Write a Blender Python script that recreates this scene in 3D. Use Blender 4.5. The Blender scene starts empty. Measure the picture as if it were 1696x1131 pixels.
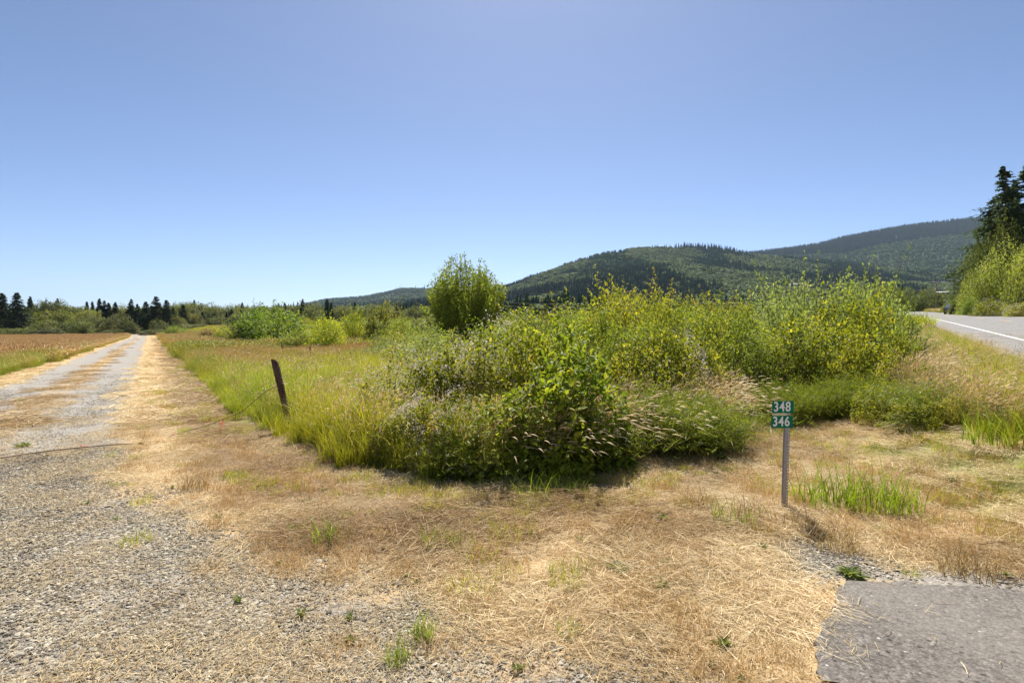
import bpy, math, random
import numpy as np
from mathutils import Vector
R = math.radians
rs = np.random.RandomState(7)
random.seed(7)
sc = bpy.context.scene
C = sc.collection

# ------------------------------------------------------------------ camera, sky, sun, exposure
EYE = 1.65; F = 942.0; U0 = 848.0; V0 = 565.5; HV = 525.0
PITCH = math.atan((V0 - HV) / F)
cam_d = bpy.data.cameras.new('camera'); cam = bpy.data.objects.new('camera', cam_d); C.objects.link(cam)
cam.location = (0, 0, EYE); cam.rotation_euler = (math.pi/2 - PITCH, 0, 0)
cam_d.sensor_width = 36; cam_d.lens = 36 * F / 1696; cam_d.clip_start = 0.05; cam_d.clip_end = 30000
sc.camera = cam
SUN_EL = R(52); SUN_AZ = R(2)          # azimuth clockwise from +Y (the view direction)
w = bpy.data.worlds.new('World'); sc.world = w; w.use_nodes = True
nt = w.node_tree
sky = nt.nodes.new('ShaderNodeTexSky'); sky.sky_type = 'NISHITA'; sky.sun_disc = False
sky.sun_elevation = SUN_EL; sky.sun_rotation = SUN_AZ
sky.altitude = 0; sky.air_density = 0.5; sky.dust_density = 0.42; sky.ozone_density = 4.2
bg = nt.nodes['Background']; bg.inputs['Strength'].default_value = 0.084
nt.links.new(sky.outputs['Color'], bg.inputs['Color'])
sun_d = bpy.data.lights.new('sun', 'SUN'); sun_d.energy = 4.8; sun_d.angle = R(0.53); sun_d.color = (1, 0.95, 0.87)
sun = bpy.data.objects.new('sun', sun_d); C.objects.link(sun)
sd = Vector((math.sin(SUN_AZ)*math.cos(SUN_EL), math.cos(SUN_AZ)*math.cos(SUN_EL), math.sin(SUN_EL)))
sun.rotation_euler = sd.to_track_quat('Z', 'Y').to_euler(); sun.location = (0, 0, 60)
sc.view_settings.view_transform = 'Standard'; sc.view_settings.look = 'None'
sc.view_settings.exposure = 0.85; sc.view_settings.gamma = 1; sc.view_settings.use_curve_mapping = False
sc.render.engine = 'CYCLES'
sc.cycles.max_bounces = 7; sc.cycles.transmission_bounces = 5; sc.cycles.diffuse_bounces = 3
sc.cycles.transparent_max_bounces = 8; sc.cycles.volume_bounces = 0
sc.cycles.use_denoising = True

# ------------------------------------------------------------------ noise and geometry helpers
def _h(ix, iy, seed):
    n = (ix.astype(np.int64) * 374761393 + iy.astype(np.int64) * 668265263 + seed * 974634777) & 0xffffffff
    n = ((n ^ (n >> 13)) * 1274126177) & 0xffffffff
    n = n ^ (n >> 16)
    return (n & 0xffffff) / float(0xffffff)
def vn(x, y, seed=0):
    x = np.asarray(x, float); y = np.asarray(y, float)
    ix = np.floor(x); iy = np.floor(y); fx = x - ix; fy = y - iy
    fx = fx*fx*(3-2*fx); fy = fy*fy*(3-2*fy)
    a = _h(ix, iy, seed); b = _h(ix+1, iy, seed); c = _h(ix, iy+1, seed); d = _h(ix+1, iy+1, seed)
    return (a*(1-fx)+b*fx)*(1-fy) + (c*(1-fx)+d*fx)*fy
def fbm(x, y, seed=0, o=4):
    s = 0; a = 0.5; t = 0
    for k in range(o):
        s = s + a*vn(x*2**k, y*2**k, seed+k*17); t += a; a *= 0.5
    return s / t
def sst(a, b, x):
    t = np.clip((np.asarray(x, float)-a)/(b-a), 0, 1); return t*t*(3-2*t)
DX, DY = -0.539, 0.842                 # direction of the gravel track
RX, RY = 0.55, 0.835                   # direction of the main road
def track_st(x, y): return x*DX + y*DY, x*DY - y*DX        # along, right of
def road_al(x, y): return x*RX + y*RY, x*RY - y*RX
ROAD_Z = 0.55; ROAD_G = 0.0145
L_NEAR, L_WHITE, L_YEL, L_FARW, L_FAR = 2.25, 3.55, 7.3, 11.0, 11.8
def road_z(a): return ROAD_Z + ROAD_G*np.clip(a, -40, 400)
def ground_z(x, y):
    x = np.asarray(x, float); y = np.asarray(y, float)
    s, t = track_st(x, y); a, L = road_al(x, y)
    zf = -0.021*np.clip(s, 0, 190)*sst(-6, 30, s+2)
    zf = zf - 0.004*np.clip(s, 0, 60)*0
    # shallow ruts of the track
    rut = np.exp(-((t+1.0)/0.42)**2) + np.exp(-((t+3.05)/0.42)**2)
    zf = zf - 0.035*rut*sst(3, 8, s)
    zr = road_z(a) - 0.03
    a0 = 1.3 - 2.3*sst(4.5, 9, a)
    wgt = sst(0, 1, (L-a0)/(2.2-a0))
    # the rough ground behind the thicket leans gently between the two
    z = zf*(1-wgt) + zr*wgt
    mid = sst(8, 60, y)*sst(2, 20, t)*(1-wgt)
    z = z*(1-mid) + mid*(zf*0.6 + zr*0.15)
    # bank rising beyond the road
    z = z + 1.6*sst(13.0, 26, L) + 3.0*sst(30, 90, L)
    d = np.hypot(x, y)
    amp = 0.05*sst(3, 12, d)
    z = z + amp*(fbm(x*0.35, y*0.35, 3)-0.5)*2*(1-wgt*sst(1.5, 2.3, L))
    z = z + 0.03*(fbm(x*1.3, y*1.3, 9, 3)-0.5)*(1-sst(1.9, 2.3, L))*(1-sst(30, 60, d))*(1-0.6*np.exp(-((t+2)/2.2)**2))
    return z
def gz(x, y): return float(ground_z(x, y))
cp, sp_ = math.cos(PITCH), math.sin(PITCH)
def ray(u, v):
    a = (u-U0)/F; b = -(v-V0)/F
    return a, cp + b*sp_, b*cp - sp_
def at(u, v):                          # photo pixel -> point on the ground
    dx, dy, dz = ray(u, v)
    lo, hi = 0.5, 0.5
    while hi < 4000:
        if EYE + dz*hi - gz(dx*hi, dy*hi) < 0: break
        lo = hi; hi *= 1.06
    for _ in range(30):
        m = (lo+hi)/2
        if EYE + dz*m - gz(dx*m, dy*m) < 0: hi = m
        else: lo = m
    return Vector((dx*hi, dy*hi, gz(dx*hi, dy*hi)))
def on(u, d): x = (u-U0)/F*d; return Vector((x, d, gz(x, d)))      # bearing of a column, at depth d
def zat(v, d): return EYE + (HV-v)/F*d
def poly(pts): return np.array([[p[0], p[1]] for p in pts])
def sdf(P, x, y):                      # signed distance to polygon, negative inside
    x = np.asarray(x, float); y = np.asarray(y, float)
    d = np.full(x.shape, 1e18); ins = np.zeros(x.shape, bool); n = len(P)
    for i in range(n):
        ax, ay = P[i]; bx, by = P[(i+1) % n]
        ex, ey = bx-ax, by-ay
        wx, wy = x-ax, y-ay
        tt = np.clip((wx*ex+wy*ey)/(ex*ex+ey*ey+1e-12), 0, 1)
        d = np.minimum(d, (wx-ex*tt)**2+(wy-ey*tt)**2)
        c = ((ay > y) != (by > y)) & (x < (bx-ax)*(y-ay)/((by-ay) if abs(by-ay) > 1e-12 else 1e-12)+ax)
        ins ^= c
    d = np.sqrt(d)
    return np.where(ins, -d, d)

def mk_mesh(name, V, Fs, mat=None, attrs=None, smooth=False, midx=None):
    V = np.asarray(V, np.float32)
    if not isinstance(Fs, (list, tuple)): Fs = [Fs]
    Fs = [np.asarray(f, np.int32) for f in Fs if len(f)]
    me = bpy.data.meshes.new(name)
    me.vertices.add(len(V)); me.vertices.foreach_set('co', V.ravel())
    li = np.concatenate([f.ravel() for f in Fs]); tot = np.concatenate([np.full(len(f), f.shape[1], np.int32) for f in Fs])
    st = np.concatenate([[0], np.cumsum(tot)[:-1]]).astype(np.int32)
    me.loops.add(len(li)); me.loops.foreach_set('vertex_index', li)
    me.polygons.add(len(tot)); me.polygons.foreach_set('loop_start', st)
    if smooth: me.polygons.foreach_set('use_smooth', np.ones(len(tot), bool))
    else: me.polygons.foreach_set('use_smooth', np.zeros(len(tot), bool))
    if mat is not None:
        for m in (mat if isinstance(mat, (list, tuple)) else [mat]): me.materials.append(m)
    if midx is not None: me.polygons.foreach_set('material_index', np.asarray(midx, np.int32))
    for k, a in (attrs or {}).items():
        at_ = me.attributes.new(k, 'FLOAT', 'POINT'); at_.data.foreach_set('value', np.asarray(a, np.float32))
    me.update(calc_edges=True)
    return me
def obj(name, me, parent=None, loc=(0, 0, 0), rot=(0, 0, 0), scale=(1, 1, 1), label=None, cat=None, group=None, kind=None, color=None):
    o = bpy.data.objects.new(name, me); C.objects.link(o)
    o.location = loc; o.rotation_euler = rot; o.scale = scale
    if parent: o.parent = parent
    if label: o['label'] = label
    if cat: o['category'] = cat
    if group: o['group'] = group
    if kind: o['kind'] = kind
    if color: o.color = (*color, 1)
    return o
def merge(parts):                      # [(V, F, attrs)] all F same width
    Vs, Fs, A = [], [], {}; n = 0
    for V, Fc, at_ in parts:
        Vs.append(V); Fs.append(Fc+n); n += len(V)
        for k, v in at_.items(): A.setdefault(k, []).append(v)
    return np.concatenate(Vs), np.concatenate(Fs), {k: np.concatenate(v) for k, v in A.items()}
def unit(v): return v/(np.linalg.norm(v, axis=-1, keepdims=True)+1e-9)

def tubes(P, r, sides=3, close=True):  # P (n, k, 3) polylines, r (n, k)
    n, k, _ = P.shape
    T = np.gradient(P, axis=1); T = unit(T)
    ref = np.where(np.abs(T[..., 2:3]) > 0.9, np.array([1., 0, 0]), np.array([0, 0, 1.]))
    A = unit(np.cross(T, ref)); B = np.cross(T, A)
    ang = np.arange(sides)*2*math.pi/sides
    ring = P[:, :, None, :] + r[:, :, None, None]*(A[:, :, None, :]*np.cos(ang)[None, None, :, None] + B[:, :, None, :]*np.sin(ang)[None, None, :, None])
    V = ring.reshape(-1, 3)
    base = (np.arange(n)[:, None, None]*k + np.arange(k-1)[None, :, None])*sides
    j = np.arange(sides)[None, None, :]; j2 = (j+1) % sides
    Fq = np.stack([base+j, base+j2, base+sides+j2, base+sides+j], -1).reshape(-1, 4)
    return V, Fq
LEAF4 = (np.array([[0, 0, 0], [.42, .30, .10], [.5, 0, 0], [.42, -.30, .10], [1, 0, -.12]]), np.array([[0, 2, 1], [0, 3, 2], [1, 2, 4], [2, 3, 4]]))
LEAF8 = (np.array([[0, 0, 0], [.22, .24, .07], [.25, 0, 0], [.22, -.24, .07], [.6, .27, .03], [.62, 0, -.05], [.6, -.27, .03], [1, 0, -.16]]),
         np.array([[0, 2, 1], [0, 3, 2], [1, 2, 5], [1, 5, 4], [2, 3, 6], [2, 6, 5], [4, 5, 7], [5, 6, 7]]))
NARROW = (np.array([[0, 0, 0], [.45, .10, .03], [.45, -.10, .03], [1, 0, -.08]]), np.array([[0, 2, 1], [1, 2, 3]]))
def place(tmpl, pos, fwd, up, size, var, extra=None):
    T, Fc = tmpl
    f = unit(fwd); s = unit(np.cross(up, f)); u = np.cross(f, s)
    V = pos[:, None, :] + size[:, None, None]*(T[None, :, 0:1]*f[:, None, :] + T[None, :, 1:2]*s[:, None, :] + T[None, :, 2:3]*u[:, None, :])
    n = len(pos); k = len(T)
    Fn = (Fc[None] + (np.arange(n)*k)[:, None, None]).reshape(-1, Fc.shape[1])
    return V.reshape(-1, 3), Fn, {'var': np.repeat(var, k)}
def rdir(n, r=rs):
    v = r.normal(size=(n, 3)); return unit(v)

def blades(n, rad, h0, h1, wid, lean, segs=3, r=rs, square=False, h_pow=1.0, bend=1.0, wind=(0, 0)):
    if square: px, py = r.uniform(-rad, rad, n), r.uniform(-rad, rad, n)
    else:
        rr = rad*np.sqrt(r.rand(n)); th = r.rand(n)*2*math.pi; px, py = rr*np.cos(th), rr*np.sin(th)
    h = h0+(h1-h0)*r.rand(n)**h_pow; la = r.rand(n)*2*math.pi
    lx, ly = np.cos(la)+wind[0], np.sin(la)+wind[1]; ln = np.abs(r.normal(0, lean, n))+lean*0.3
    W = wid*(0.6+0.8*r.rand(n)); fa = r.rand(n)*math.pi
    t = np.linspace(0, 1, segs+1)
    cx = px[:, None]+lx[:, None]*(ln*h)[:, None]*t[None]**(1+bend)
    cy = py[:, None]+ly[:, None]*(ln*h)[:, None]*t[None]**(1+bend)
    cz = h[:, None]*t[None]*(1-0.35*np.clip(ln, 0, 1.5)[:, None]*t[None]**2)
    ww = W[:, None]*np.clip(1.05-t[None]**1.6, 0.08, 1)/2
    L_ = np.stack([cx-np.cos(fa)[:, None]*ww, cy-np.sin(fa)[:, None]*ww, cz], -1)
    R_ = np.stack([cx+np.cos(fa)[:, None]*ww, cy+np.sin(fa)[:, None]*ww, cz], -1)
    V = np.stack([L_, R_], 2).reshape(-1, 3); k = 2*(segs+1)
    b = (np.arange(n)*k)[:, None]; q = np.arange(segs)*2
    Fq = np.stack([b+q, b+q+1, b+q+3, b+q+2], -1).reshape(-1, 4)
    att = {'var': np.repeat(r.rand(n), k), 'h': np.tile(np.repeat(t, 2), n)}
    tip = np.stack([cx[:, -1], cy[:, -1], cz[:, -1]], -1); td = unit(tip-np.stack([cx[:, -2], cy[:, -2], cz[:, -2]], -1))
    return V, Fq, att, tip, td
def heads(tip, td, ln, wd, r=rs, hval=1.0):  # seed heads: 3-sided spindles with a droop
    n = len(tip); L = ln*(0.6+0.8*r.rand(n)); k = 4
    t = np.linspace(0, 1, k)
    dr = np.array([0, 0, -1.0])
    P = tip[:, None, :] - td[:, None, :]*0.01 + td[:, None, :]*(L[:, None]*t[None])[..., None] + dr[None, None]*(L[:, None]*0.35*t[None]**2)[..., None]
    rad = wd*np.array([.35, 1, .8, .12])[None]*(0.7+0.6*r.rand(n))[:, None]
    V, Fq = tubes(P, rad, 3)
    return V, Fq, {'var': np.repeat(r.rand(n), k*3), 'h': np.full(n*k*3, hval)}

# ------------------------------------------------------------------ materials
def newmat(name):
    m = bpy.data.materials.new(name); m.use_nodes = True; t = m.node_tree
    for n in list(t.nodes): t.nodes.remove(n)
    out = t.nodes.new('ShaderNodeOutputMaterial')
    return m, t, out
def N(t, typ, **kw):
    n = t.nodes.new(typ)
    for k, v in kw.items():
        if k.startswith('i_'):
            key = k[2:]
            key = int(key) if key.isdigit() else key.replace('_', ' ')
            n.inputs[key].default_value = v
        else: setattr(n, k, v)
    return n
def ramp(t, src, stops, interp='LINEAR'):
    n = t.nodes.new('ShaderNodeValToRGB'); n.color_ramp.interpolation = interp
    e = n.color_ramp.elements
    while len(e) < len(stops): e.new(0.5)
    for i, (p, c) in enumerate(stops): e[i].position = p; e[i].color = (*c, 1) if len(c) == 3 else c
    if src is not None: t.links.new(src, n.inputs['Fac'])
    return n.outputs['Color']
def mixc(t, fac, a, b, mode='MIX'):
    n = t.nodes.new('ShaderNodeMix'); n.data_type = 'RGBA'; n.blend_type = mode
    for key, v in ((0, fac), (6, a), (7, b)):
        if isinstance(v, bpy.types.NodeSocket): t.links.new(v, n.inputs[key])
        elif key == 0: n.inputs[0].default_value = v
        else: n.inputs[key].default_value = (*v, 1)
    return n.outputs[2]
def attr(t, name, typ='GEOMETRY'):
    n = t.nodes.new('ShaderNodeAttribute'); n.attribute_type = typ; n.attribute_name = name
    return n.outputs['Fac']
def math_(t, op, a, b=None, clamp=False):
    n = t.nodes.new('ShaderNodeMath'); n.operation = op; n.use_clamp = clamp
    for i, v in enumerate((a, b)):
        if v is None: continue
        if isinstance(v, bpy.types.NodeSocket): t.links.new(v, n.inputs[i])
        else: n.inputs[i].default_value = v
    return n.outputs[0]
def leafmat(name, stops, trans=0.4, rough=0.5, spec=0.35, tgain=(1.25, 1.3, 0.7), use_inst=False, hstops=None, objcol=True, inst=None):
    """stops: colour over the per-leaf 'var'; hstops: colour over height along a blade; inst: tint over the instance's 'tint'"""
    m, t, out = newmat(name)
    col = ramp(t, attr(t, 'var'), stops)
    if hstops:
        hc = ramp(t, attr(t, 'h'), hstops)
        col = mixc(t, 1.0, col, hc, 'MULTIPLY')
    if inst:
        ic = ramp(t, attr(t, 'tint', 'INSTANCER'), inst)
        col = mixc(t, 1.0, col, ic, 'MULTIPLY')
    if objcol:
        oi = t.nodes.new('ShaderNodeObjectInfo')
        col = mixc(t, 1.0, col, oi.outputs['Color'], 'MULTIPLY')
    p = N(t, 'ShaderNodeBsdfPrincipled'); p.inputs['Roughness'].default_value = rough; p.inputs['Specular IOR Level'].default_value = spec
    t.links.new(col, p.inputs['Base Color'])
    tr = N(t, 'ShaderNodeBsdfTranslucent'); tc = mixc(t, 1.0, col, tgain, 'MULTIPLY'); t.links.new(tc, tr.inputs['Color'])
    mx = N(t, 'ShaderNodeMixShader'); mx.inputs[0].default_value = trans
    t.links.new(p.outputs[0], mx.inputs[1]); t.links.new(tr.outputs[0], mx.inputs[2]); t.links.new(mx.outputs[0], out.inputs[0])
    return m
def plain(name, col, rough=0.6, metal=0.0, noise=None, bump=0.0, scale=20.0, spec=0.5, stretch=None):
    m, t, out = newmat(name)
    p = N(t, 'ShaderNodeBsdfPrincipled'); p.inputs['Roughness'].default_value = rough; p.inputs['Metallic'].default_value = metal
    p.inputs['Specular IOR Level'].default_value = spec
    if noise:
        tc = N(t, 'ShaderNodeTexCoord'); src = tc.outputs['Object']
        if stretch:
            mp = N(t, 'ShaderNodeMapping'); mp.inputs['Scale'].default_value = stretch; t.links.new(src, mp.inputs[0]); src = mp.outputs[0]
        nz = N(t, 'ShaderNodeTexNoise', i_Scale=scale, i_Detail=6.0, i_Roughness=0.65); t.links.new(src, nz.inputs['Vector'])
        t.links.new(ramp(t, nz.outputs['Fac'], [(0.3, col), (0.7, noise)]), p.inputs['Base Color'])
        if bump:
            b = N(t, 'ShaderNodeBump', i_Strength=bump, i_Distance=0.01); t.links.new(nz.outputs['Fac'], b.inputs['Height']); t.links.new(b.outputs[0], p.inputs['Normal'])
    else: p.inputs['Base Color'].default_value = (*col, 1)
    t.links.new(p.outputs[0], out.inputs[0])
    return m

STRAW = (.58, .41, .20)
def ground_material():
    m, t, out = newmat('ground_cover')
    geo = N(t, 'ShaderNodeNewGeometry'); P = geo.outputs['Position']
    def noise(s, d=5.0, rg=0.6):
        n = N(t, 'ShaderNodeTexNoise', i_Scale=s, i_Detail=d, i_Roughness=rg); t.links.new(P, n.inputs['Vector']); return n.outputs['Fac']
    def vor(s, feat='F1'):
        n = N(t, 'ShaderNodeTexVoronoi', i_Scale=s, feature=feat); t.links.new(P, n.inputs['Vector']); return n
    nf, nm, nl = noise(45.0), noise(5.0), noise(0.6)
    straw = ramp(t, nf, [(0.25, (.26, .18, .09)), (0.5, (.46, .335, .175)), (0.72, (.64, .49, .28))])
    straw = mixc(t, ramp(t, nm, [(0.4, (0, 0, 0)), (0.65, (1, 1, 1))]), straw, (.47, .29, .13), 'MIX')
    straw = mixc(t, 0.55, straw, ramp(t, nf, [(0.25, (.36, .24, .11)), (0.72, (.66, .48, .25))]))
    v = vor(38.0); v2 = vor(95.0)
    grav = ramp(t, v.outputs['Color'], [(0.0, (.22, .20, .165)), (0.5, (.34, .31, .255)), (1.0, (.48, .445, .37))])
    grav = mixc(t, ramp(t, v.outputs['Distance'], [(0.35, (0, 0, 0)), (0.75, (1, 1, 1))]), grav, (.24, .20, .15))
    grav = mixc(t, 0.45, grav, ramp(t, v2.outputs['Color'], [(0, (.2, .19, .185)), (1, (.46, .43, .39))]))
    green = ramp(t, nf, [(0.3, (.14, .13, .04)), (0.7, (.30, .30, .09))])
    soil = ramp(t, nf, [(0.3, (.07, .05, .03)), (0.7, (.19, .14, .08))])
    field = ramp(t, noise(1.2), [(0.3, (.13, .13, .04)), (0.7, (.22, .18, .06))])
    g = attr(t, 'gravel'); gr = attr(t, 'green'); so = attr(t, 'soil'); fi = attr(t, 'field')
    def soft(a, amp=0.9):   # break an edge up with the noises
        x = math_(t, 'ADD', a, math_(t, 'MULTIPLY', math_(t, 'SUBTRACT', nf, 0.5), amp))
        x = math_(t, 'ADD', x, math_(t, 'MULTIPLY', math_(t, 'SUBTRACT', nm, 0.5), amp))
        return ramp(t, x, [(0.35, (0, 0, 0)), (0.65, (1, 1, 1))])
    c = mixc(t, soft(gr), straw, green)
    c = mixc(t, soft(g), c, grav)
    c = mixc(t, fi, c, field)
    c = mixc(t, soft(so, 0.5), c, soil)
    p = N(t, 'ShaderNodeBsdfPrincipled'); p.inputs['Roughness'].default_value = 0.9; p.inputs['Specular IOR Level'].default_value = 0.2
    t.links.new(c, p.inputs['Base Color'])
    hsum = math_(t, 'ADD', math_(t, 'MULTIPLY', nf, 0.6), math_(t, 'MULTIPLY', v.outputs['Distance'], -0.5))
    b = N(t, 'ShaderNodeBump', i_Strength=0.55, i_Distance=0.02); t.links.new(hsum, b.inputs['Height']); t.links.new(b.outputs[0], p.inputs['Normal'])
    t.links.new(p.outputs[0], out.inputs[0])
    return m
M_ground = ground_material()

# ------------------------------------------------------------------ regions of the ground (world polygons)
def gp(*uv): return [tuple(at(u, v)[:2]) for u, v in uv]
FAN = poly([(-30, 2), (-9.0, 4.0)] + [(-7.6, 9.5)] + gp((180, 700), (215, 790), (330, 850), (430, 905), (600, 945), (860, 985), (1060, 1020), (1270, 1118)) + [(0.7, 1.0), (0.7, -6), (-30, -6)])
SIGNPATCH = poly(gp((1255, 900), (1310, 875), (1400, 900), (1470, 935), (1500, 965), (1380, 960), (1290, 945)))
APRON_EDGE = gp((1356, 1131), (1352, 1070), (1372, 1030), (1385, 985), (1398, 966), (1500, 969), (1600, 976), (1696, 984), (1800, 990))
STRIP = poly(gp((1430, 945), (1560, 940), (1696, 955), (1800, 960), (1800, 985), (1696, 984), (1500, 970)))
BUSHFRONT = [(262, 556), (300, 590), (345, 640), (392, 690), (440, 706), (485, 735), (560, 770), (690, 790), (830, 802), (1000, 775), (1040, 750), (1060, 732), (1215, 727), (1222, 695), (1190, 668), (1240, 660), (1320, 668), (1400, 664), (1450, 672), (1500, 705), (1560, 722), (1640, 728), (1720, 755), (1800, 790)]
bf = gp(*BUSHFRONT)
def rp(a, L): return (a*RX + L*RY, a*RY - L*RX)
VEG = poly(bf + [rp(8.0, 2.0), rp(14, 2.05), rp(60, 2.05), rp(240, 2.0), (20, 330)] + [(-120, 330)])
def masks(x, y):
    s, t = track_st(x, y); a, L = road_al(x, y); d = np.hypot(x, y)
    rut = np.clip(sst(.85, .48, np.abs(t+1.12)) + sst(.85, .48, np.abs(t+3.1)), 0, 1)
    centre = sst(3, 6.5, s)
    grav = np.maximum(rut*centre*0.95, 0.56*sst(2.1, 1.7, np.abs(t+2.1))*centre*(1-0.35*sst(14, 40, s)))
    fan = sst(0.5, -0.9, sdf(FAN, x, y))
    straw_patches = sst(.48, .66, fbm(x*1.1+5, y*1.1, 21))
    grav = np.maximum(grav, fan*(0.92-0.42*straw_patches)*(1-0.5*sst(1.7, 2.6, np.abs(t+2))*sst(5, 9, s)))
    grav = np.maximum(grav, 0.85*sst(.18, -.18, sdf(SIGNPATCH, x, y)))
    grav = np.maximum(grav, 0.75*sst(.12, -.08, sdf(STRIP, x, y)))
    sv = sdf(VEG, x, y)
    grav = grav*(sv > -0.2)
    green = np.zeros_like(x)
    green = np.maximum(green, 0.8*sst(.6, .2, np.abs(t-1.15-0.004*s))*sst(9, 14, s)*sst(.25, .5, fbm(x*.5, y*.5, 4)))
    green = np.maximum(green, 0.85*sst(1.9, .1, sv)*sst(.38, .58, fbm(x*.9, y*.9, 31))*(d < 30))
    green = np.maximum(green, 0.5*sst(.8, 0, sdf(poly(gp((1240, 690), (1440, 690), (1600, 740), (1660, 800), (1500, 840), (1330, 830), (1240, 780))), x, y))*sst(.35, .6, fbm(x*1.4, y*1.4, 12)))
    green = green*(fan < .5)
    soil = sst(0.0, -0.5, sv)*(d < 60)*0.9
    field = sst(4.6, 5.6, -t)*sst(4, 9, s) + sst(0, -1, sv)*sst(40, 70, d) + sst(13, 15, L) + sst(18, 40, a)*sst(.5, 1.5, L) + sst(230, 300, d)
    return np.clip(grav, 0, 1), np.clip(green, 0, 1), np.clip(soil, 0, 1), np.clip(field, 0, 1), sv, s, t, a, L, d, fan

# ------------------------------------------------------------------ ground sheet, gravel track
def build_ground():
    fr = np.linspace(R(-66), R(66), 400)
    bk = np.linspace(R(66), R(294), 40)[1:-1]
    th = np.concatenate([fr, bk]); na = len(th)
    r = np.concatenate([[0.25], np.geomspace(0.7, 60, 250), np.geomspace(62, 14000, 75)]); nr = len(r)
    TH, RR = np.meshgrid(th, r)
    X = RR*np.sin(TH); Y = RR*np.cos(TH)
    Z = ground_z(X, Y)
    grav, green, soil, field, sv, s, t, a, L, d, fan = masks(X.ravel(), Y.ravel())
    V = np.stack([X.ravel(), Y.ravel(), Z.ravel()], -1)
    i = np.arange(nr-1)[:, None]; j = np.arange(na)[None]; j2 = (j+1) % na
    Fq = np.stack([i*na+j, (i+1)*na+j, (i+1)*na+j2, i*na+j2], -1).reshape(-1, 4)[:, ::-1]
    cx = V[Fq].mean(1); s_, t_ = track_st(cx[:, 0], cx[:, 1])
    ist = ((np.abs(t_+2.05) < 1.75) & (s_ > 3.0) & (s_ < 190)) | ((sdf(FAN, cx[:, 0], cx[:, 1]) < 0) & (np.hypot(cx[:, 0], cx[:, 1]) < 12))
    isr = np.zeros(len(Fq), bool)
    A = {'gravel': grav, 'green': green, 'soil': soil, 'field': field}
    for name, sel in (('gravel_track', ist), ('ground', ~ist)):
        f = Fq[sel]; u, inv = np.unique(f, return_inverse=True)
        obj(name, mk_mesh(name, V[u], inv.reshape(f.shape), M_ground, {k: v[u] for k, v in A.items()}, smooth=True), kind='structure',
            label='gravel farm track with two grey wheel ruts and dry grass between' if name == 'gravel_track' else 'mown dry grass verge and field ground')
build_ground()

# ------------------------------------------------------------------ roads
def asphalt(name, c0, c1, scl=60.0, blotch=0.35):
    m, t, out = newmat(name)
    g = N(t, 'ShaderNodeNewGeometry')
    v = N(t, 'ShaderNodeTexVoronoi', i_Scale=scl*1.6); t.links.new(g.outputs['Position'], v.inputs['Vector'])
    n = N(t, 'ShaderNodeTexNoise', i_Scale=scl, i_Detail=6.0, i_Roughness=0.75); t.links.new(g.outputs['Position'], n.inputs['Vector'])
    n2 = N(t, 'ShaderNodeTexNoise', i_Scale=1.4, i_Detail=5.0, i_Roughness=0.6); t.links.new(g.outputs['Position'], n2.inputs['Vector'])
    c = ramp(t, v.outputs['Color'], [(0, c0), (0.8, c1), (1.0, tuple(min(1, x*1.5) for x in c1))])
    c = mixc(t, ramp(t, n.outputs['Fac'], [(0.36, (0, 0, 0)), (0.6, (1, 1, 1))]), tuple(x*0.45 for x in c0), c)
    v3 = N(t, 'ShaderNodeTexVoronoi', i_Scale=scl*.42); t.links.new(g.outputs['Position'], v3.inputs['Vector'])
    pit = math_(t, 'MULTIPLY', ramp(t, v3.outputs['Distance'], [(.16, (1, 1, 1)), (.24, (0, 0, 0))]), ramp(t, v3.outputs['Color'], [(.55, (0, 0, 0)), (.6, (1, 1, 1))]))
    c = mixc(t, pit, c, tuple(x*0.2 for x in c0))
    lt = math_(t, 'MULTIPLY', ramp(t, v3.outputs['Distance'], [(.10, (1, 1, 1)), (.16, (0, 0, 0))]), ramp(t, v3.outputs['Color'], [(.30, (1, 1, 1)), (.34, (0, 0, 0))]))
    c = mixc(t, lt, c, (.50, .47, .42))
    c = mixc(t, math_(t, 'MULTIPLY', ramp(t, n2.outputs['Fac'], [(0.35, (0, 0, 0)), (0.65, (1, 1, 1))]), blotch), c, tuple(x*1.15+0.02 for x in c1))
    p = N(t, 'ShaderNodeBsdfPrincipled'); p.inputs['Roughness'].default_value = 0.85; p.inputs['Specular IOR Level'].default_value = 0.3
    t.links.new(c, p.inputs['Base Color'])
    h = math_(t, 'ADD', math_(t, 'MULTIPLY', v.outputs['Distance'], -0.6), n.outputs['Fac'])
    b = N(t, 'ShaderNodeBump', i_Strength=0.8, i_Distance=0.006); t.links.new(h, b.inputs['Height']); t.links.new(b.outputs[0], p.inputs['Normal'])
    t.links.new(p.outputs[0], out.inputs[0]); return m
M_road = asphalt('road_asphalt', (.22, .208, .19), (.30, .285, .265), 30.0)
M_apron = asphalt('apron_asphalt', (.125, .108, .092), (.25, .222, .19), 42.0)
M_white = plain('road_paint_white', (.78, .78, .76), 0.7, noise=(.62, .61, .58), scale=8)
M_yellow = plain('road_paint_yellow', (.72, .48, .16), 0.7, noise=(.55, .40, .18), scale=8)
def bendL(a): return -0.00045*np.clip(a-45, 0, 200)**2          # the road bends left far away
def strip(a0, a1, L0, L1, dz, n=80, thick=0.0):
    a = np.linspace(a0, a1, n); b = bendL(a)
    z = road_z(a)
    rows = []
    for L in (L0, L1): rows.append(np.stack([a*RX+(L+b)*RY, a*RY-(L+b)*RX, z+dz], -1))
    V = np.stack(rows, 1).reshape(-1, 3); i = np.arange(n-1)*2
    Fq = np.stack([i, i+1, i+3, i+2], -1)
    if thick:
        m = len(V); V = np.concatenate([V, V-np.array([0, 0, thick])])
        Fq = np.concatenate([Fq, np.stack([i+m, i, i+2, i+2+m], -1), np.stack([i+1, i+1+m, i+3+m, i+3], -1)])
    return V, Fq
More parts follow.
